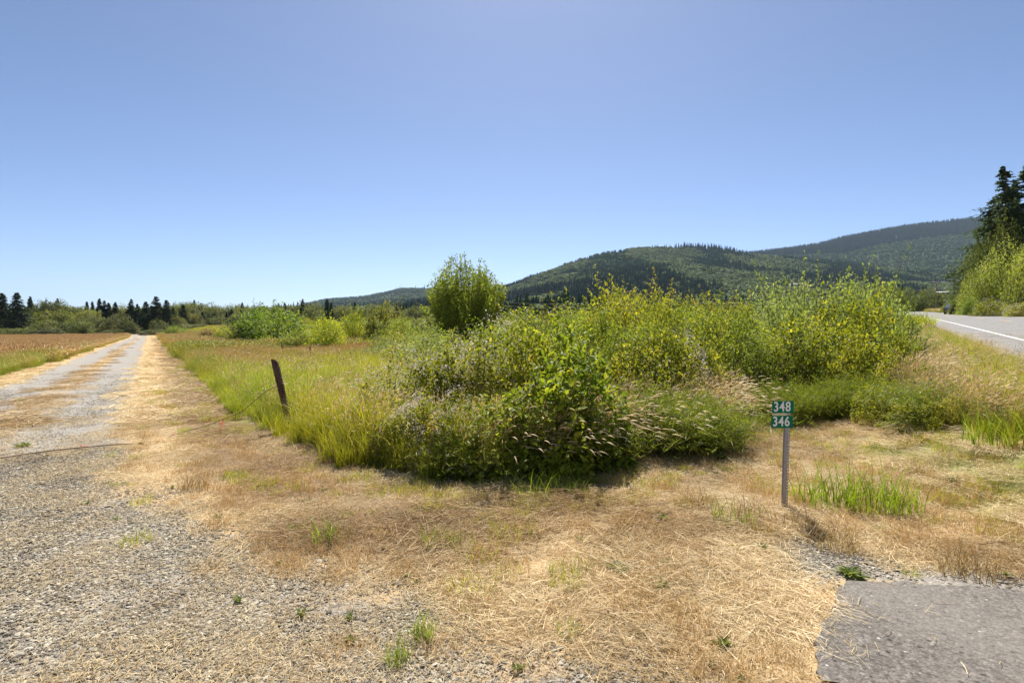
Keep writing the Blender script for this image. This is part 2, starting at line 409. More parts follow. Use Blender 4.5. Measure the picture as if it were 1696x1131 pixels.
rd = obj('road', mk_mesh('road', *strip(-30, 260, L_NEAR, L_FAR, 0.02, 160, 0.25), M_road), kind='structure', label='grey two-lane asphalt road climbing past the verge')
obj('edge_line', mk_mesh('edge_line', *strip(-30, 260, L_WHITE, L_WHITE+.13, .025, 160), M_white), rd)
obj('edge_line', mk_mesh('edge_line', *strip(-30, 260, L_FARW, L_FARW+.13, .025, 160), M_white), rd)
dash = []
for k in range(-2, 21):
    V, Fq = strip(k*12.2+4, k*12.2+8.5, L_YEL, L_YEL+.13, .025, 6); dash.append((V, Fq, {}))
    dm = obj('centre_dash', mk_mesh('centre_dash', V, Fq, M_yellow), rd)
# asphalt apron: an irregular slab
def build_apron():
    edge = []
    E = APRON_EDGE
    for i in range(len(E)-1):
        (ax, ay), (bx, by) = E[i], E[i+1]
        k = max(2, int(math.hypot(bx-ax, by-ay)/0.03))
        for q in range(k):
            f = q/k; edge.append((ax+(bx-ax)*f, ay+(by-ay)*f))
    e = np.array(edge)
    n1 = (fbm(e[:, 0]*9, e[:, 1]*9, 5)-.5)*.075 + (fbm(e[:, 0]*40, e[:, 1]*40, 6)-.5)*.03
    nrm = unit(np.stack([-np.gradient(e[:, 1]), np.gradient(e[:, 0])], -1)); e = e+nrm*n1[:, None]
    c = np.array([5.2, 1.4]); m = 40
    f = (np.linspace(0, 1, m)**1.0)[:, None, None]
    # rows from the edge inward to an inner line
    inner = e*0; inner[:, 0] = np.maximum(e[:, 0]+2.5, 4.6); inner[:, 1] = np.minimum(e[:, 1]-3.0, 0.2)
    inner = c + (e-c)*0.02
    G = e[None]*(1-f)+inner[None]*f
    X, Y = G[..., 0], G[..., 1]; Z = ground_z(X, Y)*0.5+ground_z(X*0+3.2, Y*0+3.0)*0.5*0+0.018+0.0*X
    Z = ground_z(X, Y)+0.02
    V = np.stack([X, Y, Z], -1).reshape(-1, 3); n = len(e)
    i = np.arange(m-1)[:, None]*n; j = np.arange(n-1)[None]
    Fq = np.stack([i+j, i+j+1, i+n+j+1, i+n+j], -1).reshape(-1, 4)
    sk = np.stack([e[:, 0], e[:, 1], Z[0]-0.09], -1); b = len(V); V = np.concatenate([V, sk])
    j = np.arange(n-1); Fs = np.stack([b+j, b+j+1, j+1, j], -1)
    obj('asphalt_apron', mk_mesh('asphalt_apron', V, np.concatenate([Fq, Fs]), M_apron), kind='structure', label='dark rough asphalt apron of the driveway in the near corner')
build_apron()

# ------------------------------------------------------------------ instancing for uncountable ground cover
SRC = bpy.data.collections.new('cover_sources')     # not linked to the scene
def source(name, me, col):
    o = bpy.data.objects.new(name, me); col.objects.link(o); return o
def scatter(name, meshes, X, Y, scale, label, z=None, tint=None, rotz=None, tilt=None, idx=None, dz=0.0, cat=None):
    n = len(X)
    col = bpy.data.collections.new(name+'_kinds')
    for i, me in enumerate(meshes): source(f'{name}_{chr(97+i)}', me, col)
    me = bpy.data.meshes.new(name); me.vertices.add(n)
    if z is None: z = ground_z(X, Y)
    me.vertices.foreach_set('co', np.stack([X, Y, z+dz], -1).astype(np.float32).ravel())
    rot = np.zeros((n, 3), np.float32); rot[:, 2] = rs.rand(n)*2*math.pi if rotz is None else rotz
    if tilt is not None: rot[:, 0] = rs.normal(0, 1, n)*tilt; rot[:, 1] = rs.normal(0, 1, n)*tilt
    a = me.attributes.new('rot', 'FLOAT_VECTOR', 'POINT'); a.data.foreach_set('vector', rot.ravel())
    sv = np.asarray(scale, np.float32)
    if sv.ndim == 1: sv = np.stack([sv, sv, sv], -1)
    a = me.attributes.new('scl', 'FLOAT_VECTOR', 'POINT'); a.data.foreach_set('vector', sv.ravel())
    a = me.attributes.new('idx', 'INT', 'POINT'); a.data.foreach_set('value', (rs.randint(0, len(meshes), n) if idx is None else idx).astype(np.int32))
    a = me.attributes.new('tint', 'FLOAT', 'POINT'); a.data.foreach_set('value', (rs.rand(n) if tint is None else tint).astype(np.float32))
    o = obj(name, me, kind='stuff', label=label, cat=cat)
    g = bpy.data.node_groups.new(name, 'GeometryNodeTree')
    g.interface.new_socket('Geometry', in_out='INPUT', socket_type='NodeSocketGeometry')
    g.interface.new_socket('Geometry', in_out='OUTPUT', socket_type='NodeSocketGeometry')
    gi = g.nodes.new('NodeGroupInput'); go = g.nodes.new('NodeGroupOutput')
    ci = g.nodes.new('GeometryNodeCollectionInfo'); ci.inputs['Collection'].default_value = col
    ci.inputs['Separate Children'].default_value = True; ci.inputs['Reset Children'].default_value = True
    ip = g.nodes.new('GeometryNodeInstanceOnPoints'); ip.inputs['Pick Instance'].default_value = True
    def na(nm, dt):
        x = g.nodes.new('GeometryNodeInputNamedAttribute'); x.data_type = dt; x.inputs['Name'].default_value = nm; return x.outputs[0]
    g.links.new(gi.outputs[0], ip.inputs['Points']); g.links.new(ci.outputs[0], ip.inputs['Instance'])
    g.links.new(na('idx', 'INT'), ip.inputs['Instance Index']); g.links.new(na('rot', 'FLOAT_VECTOR'), ip.inputs['Rotation'])
    g.links.new(na('scl', 'FLOAT_VECTOR'), ip.inputs['Scale']); g.links.new(ip.outputs[0], go.inputs[0])
    mod = o.modifiers.new('cover', 'NODES'); mod.node_group = g
    return o

def polar_pts(n, d0, d1, az0=-52, az1=52, power=0.0):
    """log-uniform in distance: cover gets sparser (and is built larger) far away"""
    th = R(az0)+(R(az1)-R(az0))*rs.rand(n)
    u = rs.rand(n)
    if power == 0: d = d0*(d1/d0)**u
    else: d = (d0**power+(d1**power-d0**power)*u)**(1/power)
    return d*np.sin(th), d*np.cos(th)

# ---- cover materials
INST = [(0, (.72, .78, .7)), (.5, (1, 1, 1)), (1, (1.0, 1.0, 1.0))]
M_hay = leafmat('hay', [(0, (.36, .26, .13)), (.35, (.61, .48, .27)), (.7, (.80, .66, .41)), (1, (.92, .81, .57))], trans=.25, rough=.6, spec=.3, tgain=(1, .95, .8), objcol=False,
                inst=[(0, (.60, .50, .38)), (.3, (.84, .77, .64)), (.7, (1.02, 1.0, .93)), (1, (1.2, 1.18, 1.15))])
M_stub = leafmat('dry_stubble', [(0, (.36, .24, .10)), (.5, (.56, .41, .19)), (1, (.74, .58, .31))], trans=.3, tgain=(1, .95, .8), objcol=False,
                 inst=[(0, (.85, .68, .50)), (.5, (1.05, .95, .85)), (1, (1.08, 1, .92))])
M_green = leafmat('meadow_grass', [(0, (.17, .21, .02)), (.5, (.33, .36, .035)), (.85, (.46, .45, .06)), (1, (.56, .47, .18))], trans=.5, rough=.45, tgain=(1.3, 1.35, .6), objcol=False,
                  inst=[(0, (.62, .78, .7)), (.5, (1, 1, 1)), (1, (1.1, 1.0, .8))])
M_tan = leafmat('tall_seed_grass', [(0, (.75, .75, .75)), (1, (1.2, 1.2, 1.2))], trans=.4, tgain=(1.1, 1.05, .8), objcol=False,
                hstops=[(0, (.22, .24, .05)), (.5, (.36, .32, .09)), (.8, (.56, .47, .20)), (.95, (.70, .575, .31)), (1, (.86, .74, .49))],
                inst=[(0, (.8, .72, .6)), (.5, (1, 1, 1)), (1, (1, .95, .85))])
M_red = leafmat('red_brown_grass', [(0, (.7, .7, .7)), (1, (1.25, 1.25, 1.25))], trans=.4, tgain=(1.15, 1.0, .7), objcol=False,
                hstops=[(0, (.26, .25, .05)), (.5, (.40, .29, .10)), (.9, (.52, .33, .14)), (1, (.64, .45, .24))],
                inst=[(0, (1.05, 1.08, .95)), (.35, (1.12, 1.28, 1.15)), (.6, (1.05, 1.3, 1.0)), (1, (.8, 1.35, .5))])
M_weed = leafmat('weed_leaf', [(0, (.10, .14, .03)), (1, (.26, .30, .08))], trans=.4)
M_stone = leafmat('shale_stone', [(0, (.18, .155, .12)), (.45, (.315, .28, .215)), (.85, (.42, .38, .30)), (1, (.58, .54, .45))], trans=0.0, rough=.9, spec=.12, objcol=False,
                  inst=[(0, (.8, .8, .8)), (1, (1.1, 1.08, 1.05))])

# ---- cover meshes
def hay_mesh(n, half, hmax, L0, L1, wid, aniso=None):
    px, py = rs.uniform(-half, half, n), rs.uniform(-half, half, n)
    a = rs.rand(n)*2*math.pi if aniso is None else rs.normal(aniso, .5, n)
    L = rs.uniform(L0, L1, n); k = 4; t = np.linspace(-.5, .5, k)
    bend = rs.normal(0, .25, n); z0 = hmax*rs.rand(n)**1.7+0.003; slope = rs.normal(0, .09, n)
    X = px[:, None]+np.cos(a)[:, None]*L[:, None]*t - np.sin(a)[:, None]*(bend*L)[:, None]*(t**2-.1)
    Y = py[:, None]+np.sin(a)[:, None]*L[:, None]*t + np.cos(a)[:, None]*(bend*L)[:, None]*(t**2-.1)
    Z = np.maximum(z0[:, None]+slope[:, None]*L[:, None]*t+0.02*(0.25-t**2), .002)
    W = wid*(.5+rs.rand(n)); tw = rs.uniform(-.8, .8, n)
    ox = -np.sin(a)*W/2*np.cos(tw); oy = np.cos(a)*W/2*np.cos(tw); oz = np.sin(tw)*W/2
    A = np.stack([X-ox[:, None], Y-oy[:, None], Z-oz[:, None]], -1); B = np.stack([X+ox[:, None], Y+oy[:, None], Z+oz[:, None]], -1)
    V = np.stack([A, B], 2).reshape(-1, 3); b = (np.arange(n)*2*k)[:, None]; q = np.arange(k-1)*2
    Fq = np.stack([b+q, b+q+1, b+q+3, b+q+2], -1).reshape(-1, 4)
    return V, Fq, {'var': np.repeat(rs.rand(n), 2*k)}
def M_(name, parts, mat, smooth=False):
    V, Fq, A = merge(parts) if isinstance(parts, list) else parts
    return mk_mesh(name, V, Fq, mat, A, smooth)
hay_near = [M_('hay_patch', hay_mesh(380, .26, .028, .015, .12, .0020), M_hay) for _ in range(4)] + [M_('hay_patch', hay_mesh(300, .26, .045, .03, .22, .0022, aniso=0), M_hay) for _ in range(2)]
hay_fine = [M_('hay_fine', hay_mesh(150, .24, .012, .012, .06, .0019), M_hay) for _ in range(3)]
hay_far = [M_('hay_far', hay_mesh(150, .5, .05, .12, .45, .008), M_hay) for _ in range(3)]
def bl(*a, **k):
    V, Fq, A, tip, td = blades(*a, **k); return (V, Fq, A)
stub = [M_('dry_tuft', bl(90, .13, .03, .13, .0026, .5, segs=2), M_stub) for _ in range(4)]
short_green = [M_('short_green', bl(70, .12, .04, .15, .0042, .6, segs=2), M_green) for _ in range(3)]
def gclump(n, rad, h0, h1, wid, lean, wind=(0, 0)): return bl(n, rad, h0, h1, wid, lean, segs=4, wind=wind)
green_near = [M_('green_clump', gclump(110, .20, .35, .85, .0075, .42), M_green) for _ in range(4)]
green_far = [M_('green_clump_far', bl(150, .45, .35, .8, .02, .4, segs=3), M_green) for _ in range(3)]
def seedgrass(n, rad, h0, h1, wid, lean, hl, hw, leafy=0.5, wind=(0, 0)):
    V, Fq, A, tip, td = blades(n, rad, h0, h1, wid, lean, segs=4, wind=wind)
    P = [(V, Fq, A), heads(tip, td, hl, hw)]
    if leafy:
        V2, F2, A2, _, _ = blades(int(n*leafy), rad, h0*.4, h1*.65, wid*2.2, .5, segs=3); A2['h'] = A2['h']*.55
        P.append((V2, F2, A2))
    return P
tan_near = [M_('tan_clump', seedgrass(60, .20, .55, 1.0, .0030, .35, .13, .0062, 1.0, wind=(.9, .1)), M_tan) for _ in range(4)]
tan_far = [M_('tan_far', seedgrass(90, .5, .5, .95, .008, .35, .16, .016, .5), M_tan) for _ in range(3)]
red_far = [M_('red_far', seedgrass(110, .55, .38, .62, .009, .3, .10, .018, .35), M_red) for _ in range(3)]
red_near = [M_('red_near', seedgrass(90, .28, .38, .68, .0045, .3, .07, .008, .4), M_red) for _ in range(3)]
def ico():
    p = (1+5**.5)/2
    V = np.array([[-1, p, 0], [1, p, 0], [-1, -p, 0], [1, -p, 0], [0, -1, p], [0, 1, p], [0, -1, -p], [0, 1, -p], [p, 0, -1], [p, 0, 1], [-p, 0, -1], [-p, 0, 1]], float)
    Fc = np.array([[0, 11, 5], [0, 5, 1], [0, 1, 7], [0, 7, 10], [0, 10, 11], [1, 5, 9], [5, 11, 4], [11, 10, 2], [10, 7, 6], [7, 1, 8], [3, 9, 4], [3, 4, 2], [3, 2, 6], [3, 6, 8], [3, 8, 9], [4, 9, 5], [2, 4, 11], [6, 2, 10], [8, 6, 7], [9, 8, 1]])
    return V/np.linalg.norm(V[0]), Fc
ICO = ico()
def stones(n, half, s0, s1, pw=2.5):
    px, py = rs.uniform(-half, half, n), rs.uniform(-half, half, n)
    sz = s0+(s1-s0)*rs.rand(n)**pw
    V0_, F0 = ICO
    V = V0_[None]*(1+rs.uniform(-.28, .28, (n, 12, 1)))
    sc3 = np.stack([rs.uniform(.7, 1.4, n), rs.uniform(.45, .9, n), rs.uniform(.22, .5, n)], -1)
    V = V*sc3[:, None, :]*(sz/2)[:, None, None]
    a = rs.rand(n)*6.28; b = rs.normal(0, .3, n)
    V = np.stack([V[..., 0], V[..., 1]*np.cos(b)[:, None]-V[..., 2]*np.sin(b)[:, None], V[..., 1]*np.sin(b)[:, None]+V[..., 2]*np.cos(b)[:, None]], -1)
    V = np.stack([V[..., 0]*np.cos(a)[:, None]-V[..., 1]*np.sin(a)[:, None], V[..., 0]*np.sin(a)[:, None]+V[..., 1]*np.cos(a)[:, None], V[..., 2]], -1)
    V = V+np.stack([px, py, sz*.10], -1)[:, None]
    Fn = (F0[None]+(np.arange(n)*12)[:, None, None]).reshape(-1, 3)
    return V.reshape(-1, 3), Fn, {'var': np.repeat(rs.rand(n), 12)}
stone_near = [M_('stone_patch', stones(300, .21, .005, .036, 3.2), M_stone) for _ in range(5)]
stone_mid = [M_('stone_patch_mid', stones(150, .4, .010, .028), M_stone) for _ in range(3)]

# ---- spreading the cover
def keep(X, Y, p): k = rs.rand(len(X)) < p; return k
def cover():
    # gravel stones
    X, Y = polar_pts(5200, 1.5, 9.5, power=2.0)
    g, gr, so, fi, sv, s, t, a, L, d, fan = masks(X, Y)
    ap = sdf(poly([tuple(p) for p in APRON_EDGE]+[(6, -1), (2, -1)]), X, Y)
    k = keep(X, Y, g*1.2) & (g > .12) & (ap > .12)
    X, Y = X[k], Y[k]; scatter('gravel', stone_near, X, Y, rs.uniform(.75, 1.25, len(X))*(0.8+.25*fbm(X*.7, Y*.7, 8)), 'loose grey shale gravel covering the track', tint=fbm(X*2, Y*2, 14))
    X, Y = polar_pts(11000, 8.5, 30, power=1.6)
    g = masks(X, Y)[0]; dd = np.hypot(X, Y); k = keep(X, Y, g*sst(34, 8, dd)*.85) & (g > .3); X, Y = X[k], Y[k]
    scatter('distant_gravel', stone_mid, X, Y, rs.uniform(.7, 1.1, len(X)), 'finer grey gravel in the wheel ruts of the track', tint=rs.rand(len(X)), dz=-.004)
    # hay
    X, Y = polar_pts(9200, 1.7, 13, power=1.8)
    g, gr, so, fi, sv, s, t, a, L, d, fan = masks(X, Y)
    ap = sdf(poly([tuple(p) for p in APRON_EDGE]+[(6, -1), (2, -1)]), X, Y)
    k = keep(X, Y, np.clip(1.05-g*2.4, 0, 1)*(1-.7*gr)*(.45+.55*sst(.35, .55, fbm(X*1.6, Y*1.6, 71)))) & (sv > -.1) & (ap > .02+.12*rs.rand(len(X))) & (fi < .5)
    Xa, Ya = X[k], Y[k]; nn = len(Xa)
    ta = t[k]; pale = sst(.75, .35, np.abs(ta+.05))+sst(.5, .3, np.abs(ta+4.2))
    scatter('hay', hay_near, Xa, Ya, np.stack([rs.uniform(.7, 1.2, nn)]*2+[rs.uniform(.5, 1.3, nn)*(0.2+3.2*np.clip(fbm(Xa*1.6, Ya*1.6, 41)-.25, 0, 1)**1.3)], -1), 'mown dry straw lying over the verge', tint=np.clip(fbm(Xa*.9, Ya*.9, 77)*2.4-.75+rs.normal(0, .18, nn)+.5*pale-.7*np.exp(-((ta-.95)/.3)**2)*(Ya > 5), 0, 1))
    k = keep(X, Y, (g > .1)*(.24+.30*(fbm(X*.9+3, Y*.9, 55) > .52))) & (ap > .1) & (sv > 0)
    Xb, Yb = X[k], Y[k]
    scatter('straw_litter', hay_fine, Xb, Yb, rs.uniform(.7, 1.3, len(Xb)), 'fine straw litter between the gravel', dz=.012)
    X, Y = polar_pts(16000, 11, 190, az0=-47, az1=10, power=.5)
    g, gr, so, fi, sv, s, t, a, L, d, fan = masks(X, Y)
    pale = sst(.8, .35, np.abs(t+.05))+sst(.5, .3, np.abs(t+4.25))
    k = keep(X, Y, np.clip(1-g*1.3, 0, 1)*.8) & (sv > -.1) & (t < 3) & (t > -6)
    X, Y = X[k], Y[k]; scatter('distant_hay', hay_far, X, Y, rs.uniform(.5, 1.1, len(X)), 'dry cut grass lying along the track', tint=np.clip(rs.rand(len(X))*.5+.6*pale[k]-.5*np.exp(-((t[k]-.95)/.35)**2)-.25*(np.abs(t[k]+2.1) < .5), 0, 1))
    # dry tufts and short green grass
    X, Y = polar_pts(21500, 1.8, 60, power=.9)
    g, gr, so, fi, sv, s, t, a, L, d, fan = masks(X, Y)
    ap = sdf(poly([tuple(p) for p in APRON_EDGE]+[(6, -1), (2, -1)]), X, Y)
    pn = sst(.42, .68, fbm(X*1.1, Y*1.1, 61))
    k = keep(X, Y, np.clip(1-g*1.5, 0, 1)*(.22+.75*pn)) & (sv > -.1) & (ap > .15) & (fi < .5)
    Xa, Ya = X[k], Y[k]
    scatter('dry_grass', stub, Xa, Ya, rs.uniform(.5, 1.25, len(Xa)), 'short brown standing dry grass in the mown verge', tint=np.clip(fbm(Xa*.5, Ya*.5, 66)*2-.4, 0, 1))
    pg = sst(.5, .68, fbm(X*1.7, Y*1.7, 62))
    k = keep(X, Y, np.clip(gr*1.2+.10*pg*(g < .3), 0, 1)*.75) & (sv > -.1) & (ap > .1) & (g < .7)
    Xa, Ya = X[k], Y[k]
    scatter('short_green_grass', short_green, Xa, Ya, rs.uniform(.5, 1.2, len(Xa)), 'short green grass regrowing in the mown verge', tint=rs.rand(len(Xa))*.7+.3)
    wk = keep(X, Y, .055*(1+2*(fbm(X*.8, Y*.8, 83) > .55))) & (sv > .1) & (ap > .1) & (fi < .5) & (g < .8)
    Xw, Yw = X[wk], Y[wk]
    wm = []
    for q in range(3):
        nn_ = 16; aa = rs.rand(nn_)*6.28; el = rs.uniform(.15, 1.0, nn_)
        V, Fc, A = place((LEAF8[0]*np.array([1, .8, 1]), LEAF8[1]), rs.normal(0, .008, (nn_, 3))*np.array([1, 1, .2]), np.stack([np.cos(aa)*np.cos(el), np.sin(aa)*np.cos(el), np.sin(el)], -1), np.tile([0, 0, 1.], (nn_, 1)), rs.uniform(.02, .055, nn_), rs.rand(nn_))
        wm.append(mk_mesh('small_weed', V, Fc, M_weed, A))
    scatter('small_weeds', wm+short_green[:1], Xw, Yw, rs.uniform(.35, .95, len(Xw)), 'tiny green weeds sprinkled through the mown verge', dz=.01)
    # tall meadow: between track and thicket, verge by the road
    X, Y = polar_pts(18500, 5, 45, power=.55)
    g, gr, so, fi, sv, s, t, a, L, d, fan = masks(X, Y)
    bank = sst(-1.6, .4, L)*(a > 7)
    brown = sst(16, 30, s)*(1-bank)
    pth = sst(.4, .6, fbm(X*.35, Y*.35, 91))
    inside = (sv < .05) & (L < 2.1)
    thick = inside & (d > 18) & (t > 12)
    kg = keep(X, Y, (1-.9*brown)*(1-.38*bank)*(.55+.45*(1-pth))) & inside & ~((t > 6.5) & (d < 14) & (L < -1.2))
    Xa, Ya, da = X[kg], Y[kg], d[kg]
    sc_ = rs.uniform(.65, 1.05, len(Xa))*sst(-.02, -.6, sv[kg])*.55+rs.uniform(.42, .62, len(Xa))
    scatter('green_grass', green_near, Xa, Ya, sc_*np.where(L[kg] > -1.5, .7, 1.0), 'tall bright green grass beside the track', tint=np.clip(fbm(Xa*.4, Ya*.4, 12)*1.9-.35, 0, 1))
    kt = keep(X, Y, np.clip(.04+.9*bank+.15*pth+.55*((L > -3.8) & (d < 12)), 0, 1)) & inside & (sv < -.12)
    Xa, Ya = X[kt], Y[kt]; bk = bank[kt]
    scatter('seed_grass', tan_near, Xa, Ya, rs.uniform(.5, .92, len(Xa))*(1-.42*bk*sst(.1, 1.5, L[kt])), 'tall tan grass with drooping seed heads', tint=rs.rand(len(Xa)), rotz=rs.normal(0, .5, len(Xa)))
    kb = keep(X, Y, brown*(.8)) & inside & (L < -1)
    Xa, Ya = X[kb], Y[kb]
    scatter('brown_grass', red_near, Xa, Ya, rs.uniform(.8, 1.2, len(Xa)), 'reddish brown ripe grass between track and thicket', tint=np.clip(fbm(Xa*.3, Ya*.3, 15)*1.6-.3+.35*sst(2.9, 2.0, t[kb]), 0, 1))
    # far parts of the rough ground
    X, Y = polar_pts(22000, 38, 260, -47, 47, power=.7)
    g, gr, so, fi, sv, s, t, a, L, d, fan = masks(X, Y)
    k = (sv < 0) & (L < 1.6)
    X1, Y1, t1 = X[k], Y[k], t[k]; br = sst(16, 7, t1)
    pick = rs.rand(len(X1)) < .25+.7*br
    scatter('distant_brown_grass', red_far, X1[pick], Y1[pick], rs.uniform(.9, 1.7, pick.sum()), 'distant reddish brown grass right of the track', tint=np.clip(fbm(X1[pick]*.08, Y1[pick]*.08, 15)*1.5-.2, 0, 1))
    scatter('distant_green_grass', green_far, X1[~pick], Y1[~pick], rs.uniform(.8, 1.6, (~pick).sum()), 'distant yellow green grass among the shrubs', tint=rs.rand((~pick).sum())*.5+.4)
    # left field
    X, Y = polar_pts(26000, 8, 235, -50, -25, power=.75)
    g, gr, so, fi, sv, s, t, a, L, d, fan = masks(X, Y)
    edge = 4.4+.5*fbm(s*.25, s*0, 5)
    k = (t < -edge) & (s > 2) & (s < 215)
    X1, Y1, t1, d1 = X[k], Y[k], t[k], d[k]
    tn = np.clip(.05+.35*fbm(X1*.05, Y1*.12, 33)+.75*sst(2.2, 0, -t1-edge[k])*sst(.4, .65, fbm(X1*.3, Y1*.3, 8)), 0, 1)
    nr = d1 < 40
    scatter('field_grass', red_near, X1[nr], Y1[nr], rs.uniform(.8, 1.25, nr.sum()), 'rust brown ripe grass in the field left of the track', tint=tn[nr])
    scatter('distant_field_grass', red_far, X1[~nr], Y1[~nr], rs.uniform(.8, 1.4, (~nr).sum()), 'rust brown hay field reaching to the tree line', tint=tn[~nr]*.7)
    # far road verge
    X, Y = polar_pts(9000, 20, 160, 28, 47, power=.7)
    a, L = road_al(X, Y); Lb = L-bendL(a)
    k = (Lb > 12.2) & (Lb < 22); X, Y = X[k], Y[k]
    scatter('roadside_grass', tan_far+green_far, X, Y, rs.uniform(.5, .95, len(X)), 'dry and green grass on the bank across the road', tint=rs.rand(len(X))*.6+.3)
cover()
# ------------------------------------------------------------------ hills
def interp(pr, u): p = np.array(pr, float); return np.interp(u, p[:, 0], p[:, 1])
def hill_mat(name, c0, c1, clear):
    m, t, out = newmat(name)
    g = N(t, 'ShaderNodeNewGeometry')
    n = N(t, 'ShaderNodeTexNoise', i_Scale=0.02, i_Detail=8.0, i_Roughness=0.7); t.links.new(g.outputs['Position'], n.inputs['Vector'])
    c = ramp(t, n.outputs['Fac'], [(.35, c0), (.65, c1)])
    c = mixc(t, attr(t, 'clearing'), c, clear)
    p = N(t, 'ShaderNodeBsdfPrincipled'); p.inputs['Roughness'].default_value = 1.0; p.inputs['Specular IOR Level'].default_value = 0.05
    t.links.new(c, p.inputs['Base Color']); t.links.new(p.outputs[0], out.inputs[0]); return m
M_hill = hill_mat('hillside_understory', (.045, .06, .025), (.08, .10, .035), (.36, .26, .13))
class Hill:
    def __init__(s, name, prof, D, foot, tree_h, label, u0, u1, nu=220, nd=60, amp=6, seed=1, clear=()):
        s.prof, s.D, s.foot, s.th, s.amp, s.seed, s.u0, s.u1, s.clear = prof, D, foot, tree_h, amp, seed, u0, u1, clear
        U = np.linspace(u0, u1, nu); q = np.linspace(0, 1.45, nd)
        UU, Q = np.meshgrid(U, q); Dd = foot+(D-foot)*Q
        X = (UU-U0)/F*Dd; Y = Dd; Z = s.z(UU, Dd)
        V = np.stack([X, Y, Z], -1).reshape(-1, 3); i = np.arange(nd-1)[:, None]*nu; j = np.arange(nu-1)[None]
        Fq = np.stack([i+j, i+j+1, i+nu+j+1, i+nu+j], -1).reshape(-1, 4)
        cl = np.zeros(UU.shape)
        for (cu, cd, ru, rd_) in clear: cl = np.maximum(cl, sst(1.15, .85, np.hypot((UU-cu)/ru, (Dd-cd)/rd_)))
        obj(name, mk_mesh(name, V, Fq, M_hill, {'clearing': cl.ravel()}, smooth=True), kind='structure', label=label)
    def z(s, U, Dd):
        zr = zat(interp(s.prof, U), s.D)-s.th
        q = (Dd-s.foot)/(s.D-s.foot)
        z0 = -6.0
        up = z0+(zr-z0)*np.clip(q, 0, 1)**1.12
        X = (U-U0)/F*Dd
        nz = (fbm(X*.004, Dd*.004, s.seed, 4)-.5)*s.amp*6*np.clip(q*3, 0, 1)*np.clip((1.02-q)*5, 0, 1)
        back = zr*(1-.55*np.clip(q-1, 0, 1)/.45)-(q > 1)*0
        return np.where(q <= 1, up+nz, back)-(q <= 0)*3
PA = [(430, 527), (480, 522), (560, 513), (640, 503), (720, 492), (790, 480), (830, 474), (860, 463), (900, 448), (950, 429), (1000, 415), (1060, 408), (1100, 408), (1180, 410), (1240, 419), (1300, 423), (1400, 432), (1500, 445), (1600, 455), (1750, 465), (1900, 480)]
PB = [(380, 535), (440, 524), (485, 511), (500, 503), (540, 494), (600, 489), (640, 482), (665, 476), (700, 476), (760, 480), (850, 490), (950, 505), (1050, 520)]
PC = [(1080, 450), (1180, 428), (1245, 417), (1300, 411), (1350, 404), (1400, 391), (1500, 373), (1600, 362), (1700, 361), (1850, 366), (1950, 375)]
HB = Hill('far_left_hill', PB, 4200, 1500, 14, 'far blue green wooded hill left of the upright bush', 330, 1100, amp=7, seed=4)
HC = Hill('right_ridge', PC, 3900, 1500, 18, 'high dark wooded ridge at the right', 1040, 2000, amp=9, seed=6)
HA = Hill('wooded_hill', PA, 2300, 750, 15, 'rounded wooded hill in the middle distance', 400, 1950, amp=7, seed=2,
          clear=[(1322, 1350, 26, 75), (1222, 1620, 30, 40), (1290, 1700, 22, 30)])

# low-poly far trees
def far_conifer(seed, tiers=5, sides=7, fat=.2):
    r = np.random.RandomState(seed); V = []; Fc = []; va = []
    for k in range(tiers):
        z0 = .08+.80*k/tiers; z1 = min(1, z0+.42*(1-.35*k/tiers)); rad = fat*(1-k/tiers*.86)*(1+r.uniform(-.1, .1))
        b = len(V); V.append((r.normal(0, .01), r.normal(0, .01), z1 if k < tiers-1 else 1.0))
        for j in range(sides*2):
            a = j*math.pi/sides+r.uniform(-.15, .15); q = rad*(1 if j % 2 == 0 else .55)*r.uniform(.8, 1.2)
            V.append((q*math.cos(a), q*math.sin(a), z0-(.05 if j % 2 == 0 else -.03)+r.uniform(-.02, .02)))
        n = sides*2
        for j in range(n): Fc.append((b, b+1+j, b+1+(j+1) % n))
        va += [r.rand()]*(n+1)
    return mk_mesh('far_conifer', np.array(V), np.array(Fc), M_farcon, {'var': np.array(va)})
def blob(seed, sub=2, amp=.3):
    r = np.random.RandomState(seed); V, Fc = ICO; V = list(map(tuple, V)); Fc = [tuple(f) for f in Fc]
    for _ in range(sub):
        cache = {}; nf = []
        def mid(a, b):
            k = (min(a, b), max(a, b))
            if k not in cache:
                m = (np.array(V[a])+np.array(V[b])); m = m/np.linalg.norm(m); cache[k] = len(V); V.append(tuple(m))
            return cache[k]
        for a, b, c in Fc:
            ab, bc, ca = mid(a, b), mid(b, c), mid(c, a); nf += [(a, ab, ca), (b, bc, ab), (c, ca, bc), (ab, bc, ca)]
        Fc = nf
    P = np.array(V); d = 1+amp*(r.rand(len(P))-.5)*1.2
    for _ in range(6):
        c = unit(r.normal(size=3)); d += amp*.5*np.exp(-((P-c)**2).sum(1)/.12)
    P = P*d[:, None]*np.array([.36, .36, .46]); P[:, 2] += .5; P[:, 2] = np.maximum(P[:, 2], 0)
    return mk_mesh('far_broadleaf', P, np.array(Fc), M_fardec, {'var': r.rand(len(P))})
M_farcon = leafmat('far_conifer_needles', [(0, (.042, .078, .030)), (1, (.085, .14, .048))], trans=.2, rough=.8, spec=.1, objcol=False,
                   inst=[(0, (.55, .62, .75)), (.4, (1, 1, 1)), (.75, (1.5, 1.55, 1.1)), (1, (2.2, 2.2, 1.5))])
M_fardec = leafmat('far_broadleaf_leaves', [(0, (.09, .13, .025)), (1, (.18, .22, .055))], trans=.25, rough=.8, spec=.1, objcol=False,
                   inst=[(0, (.8, .85, .9)), (.5, (1, 1, 1)), (1, (1.5, 1.35, 1.1))])
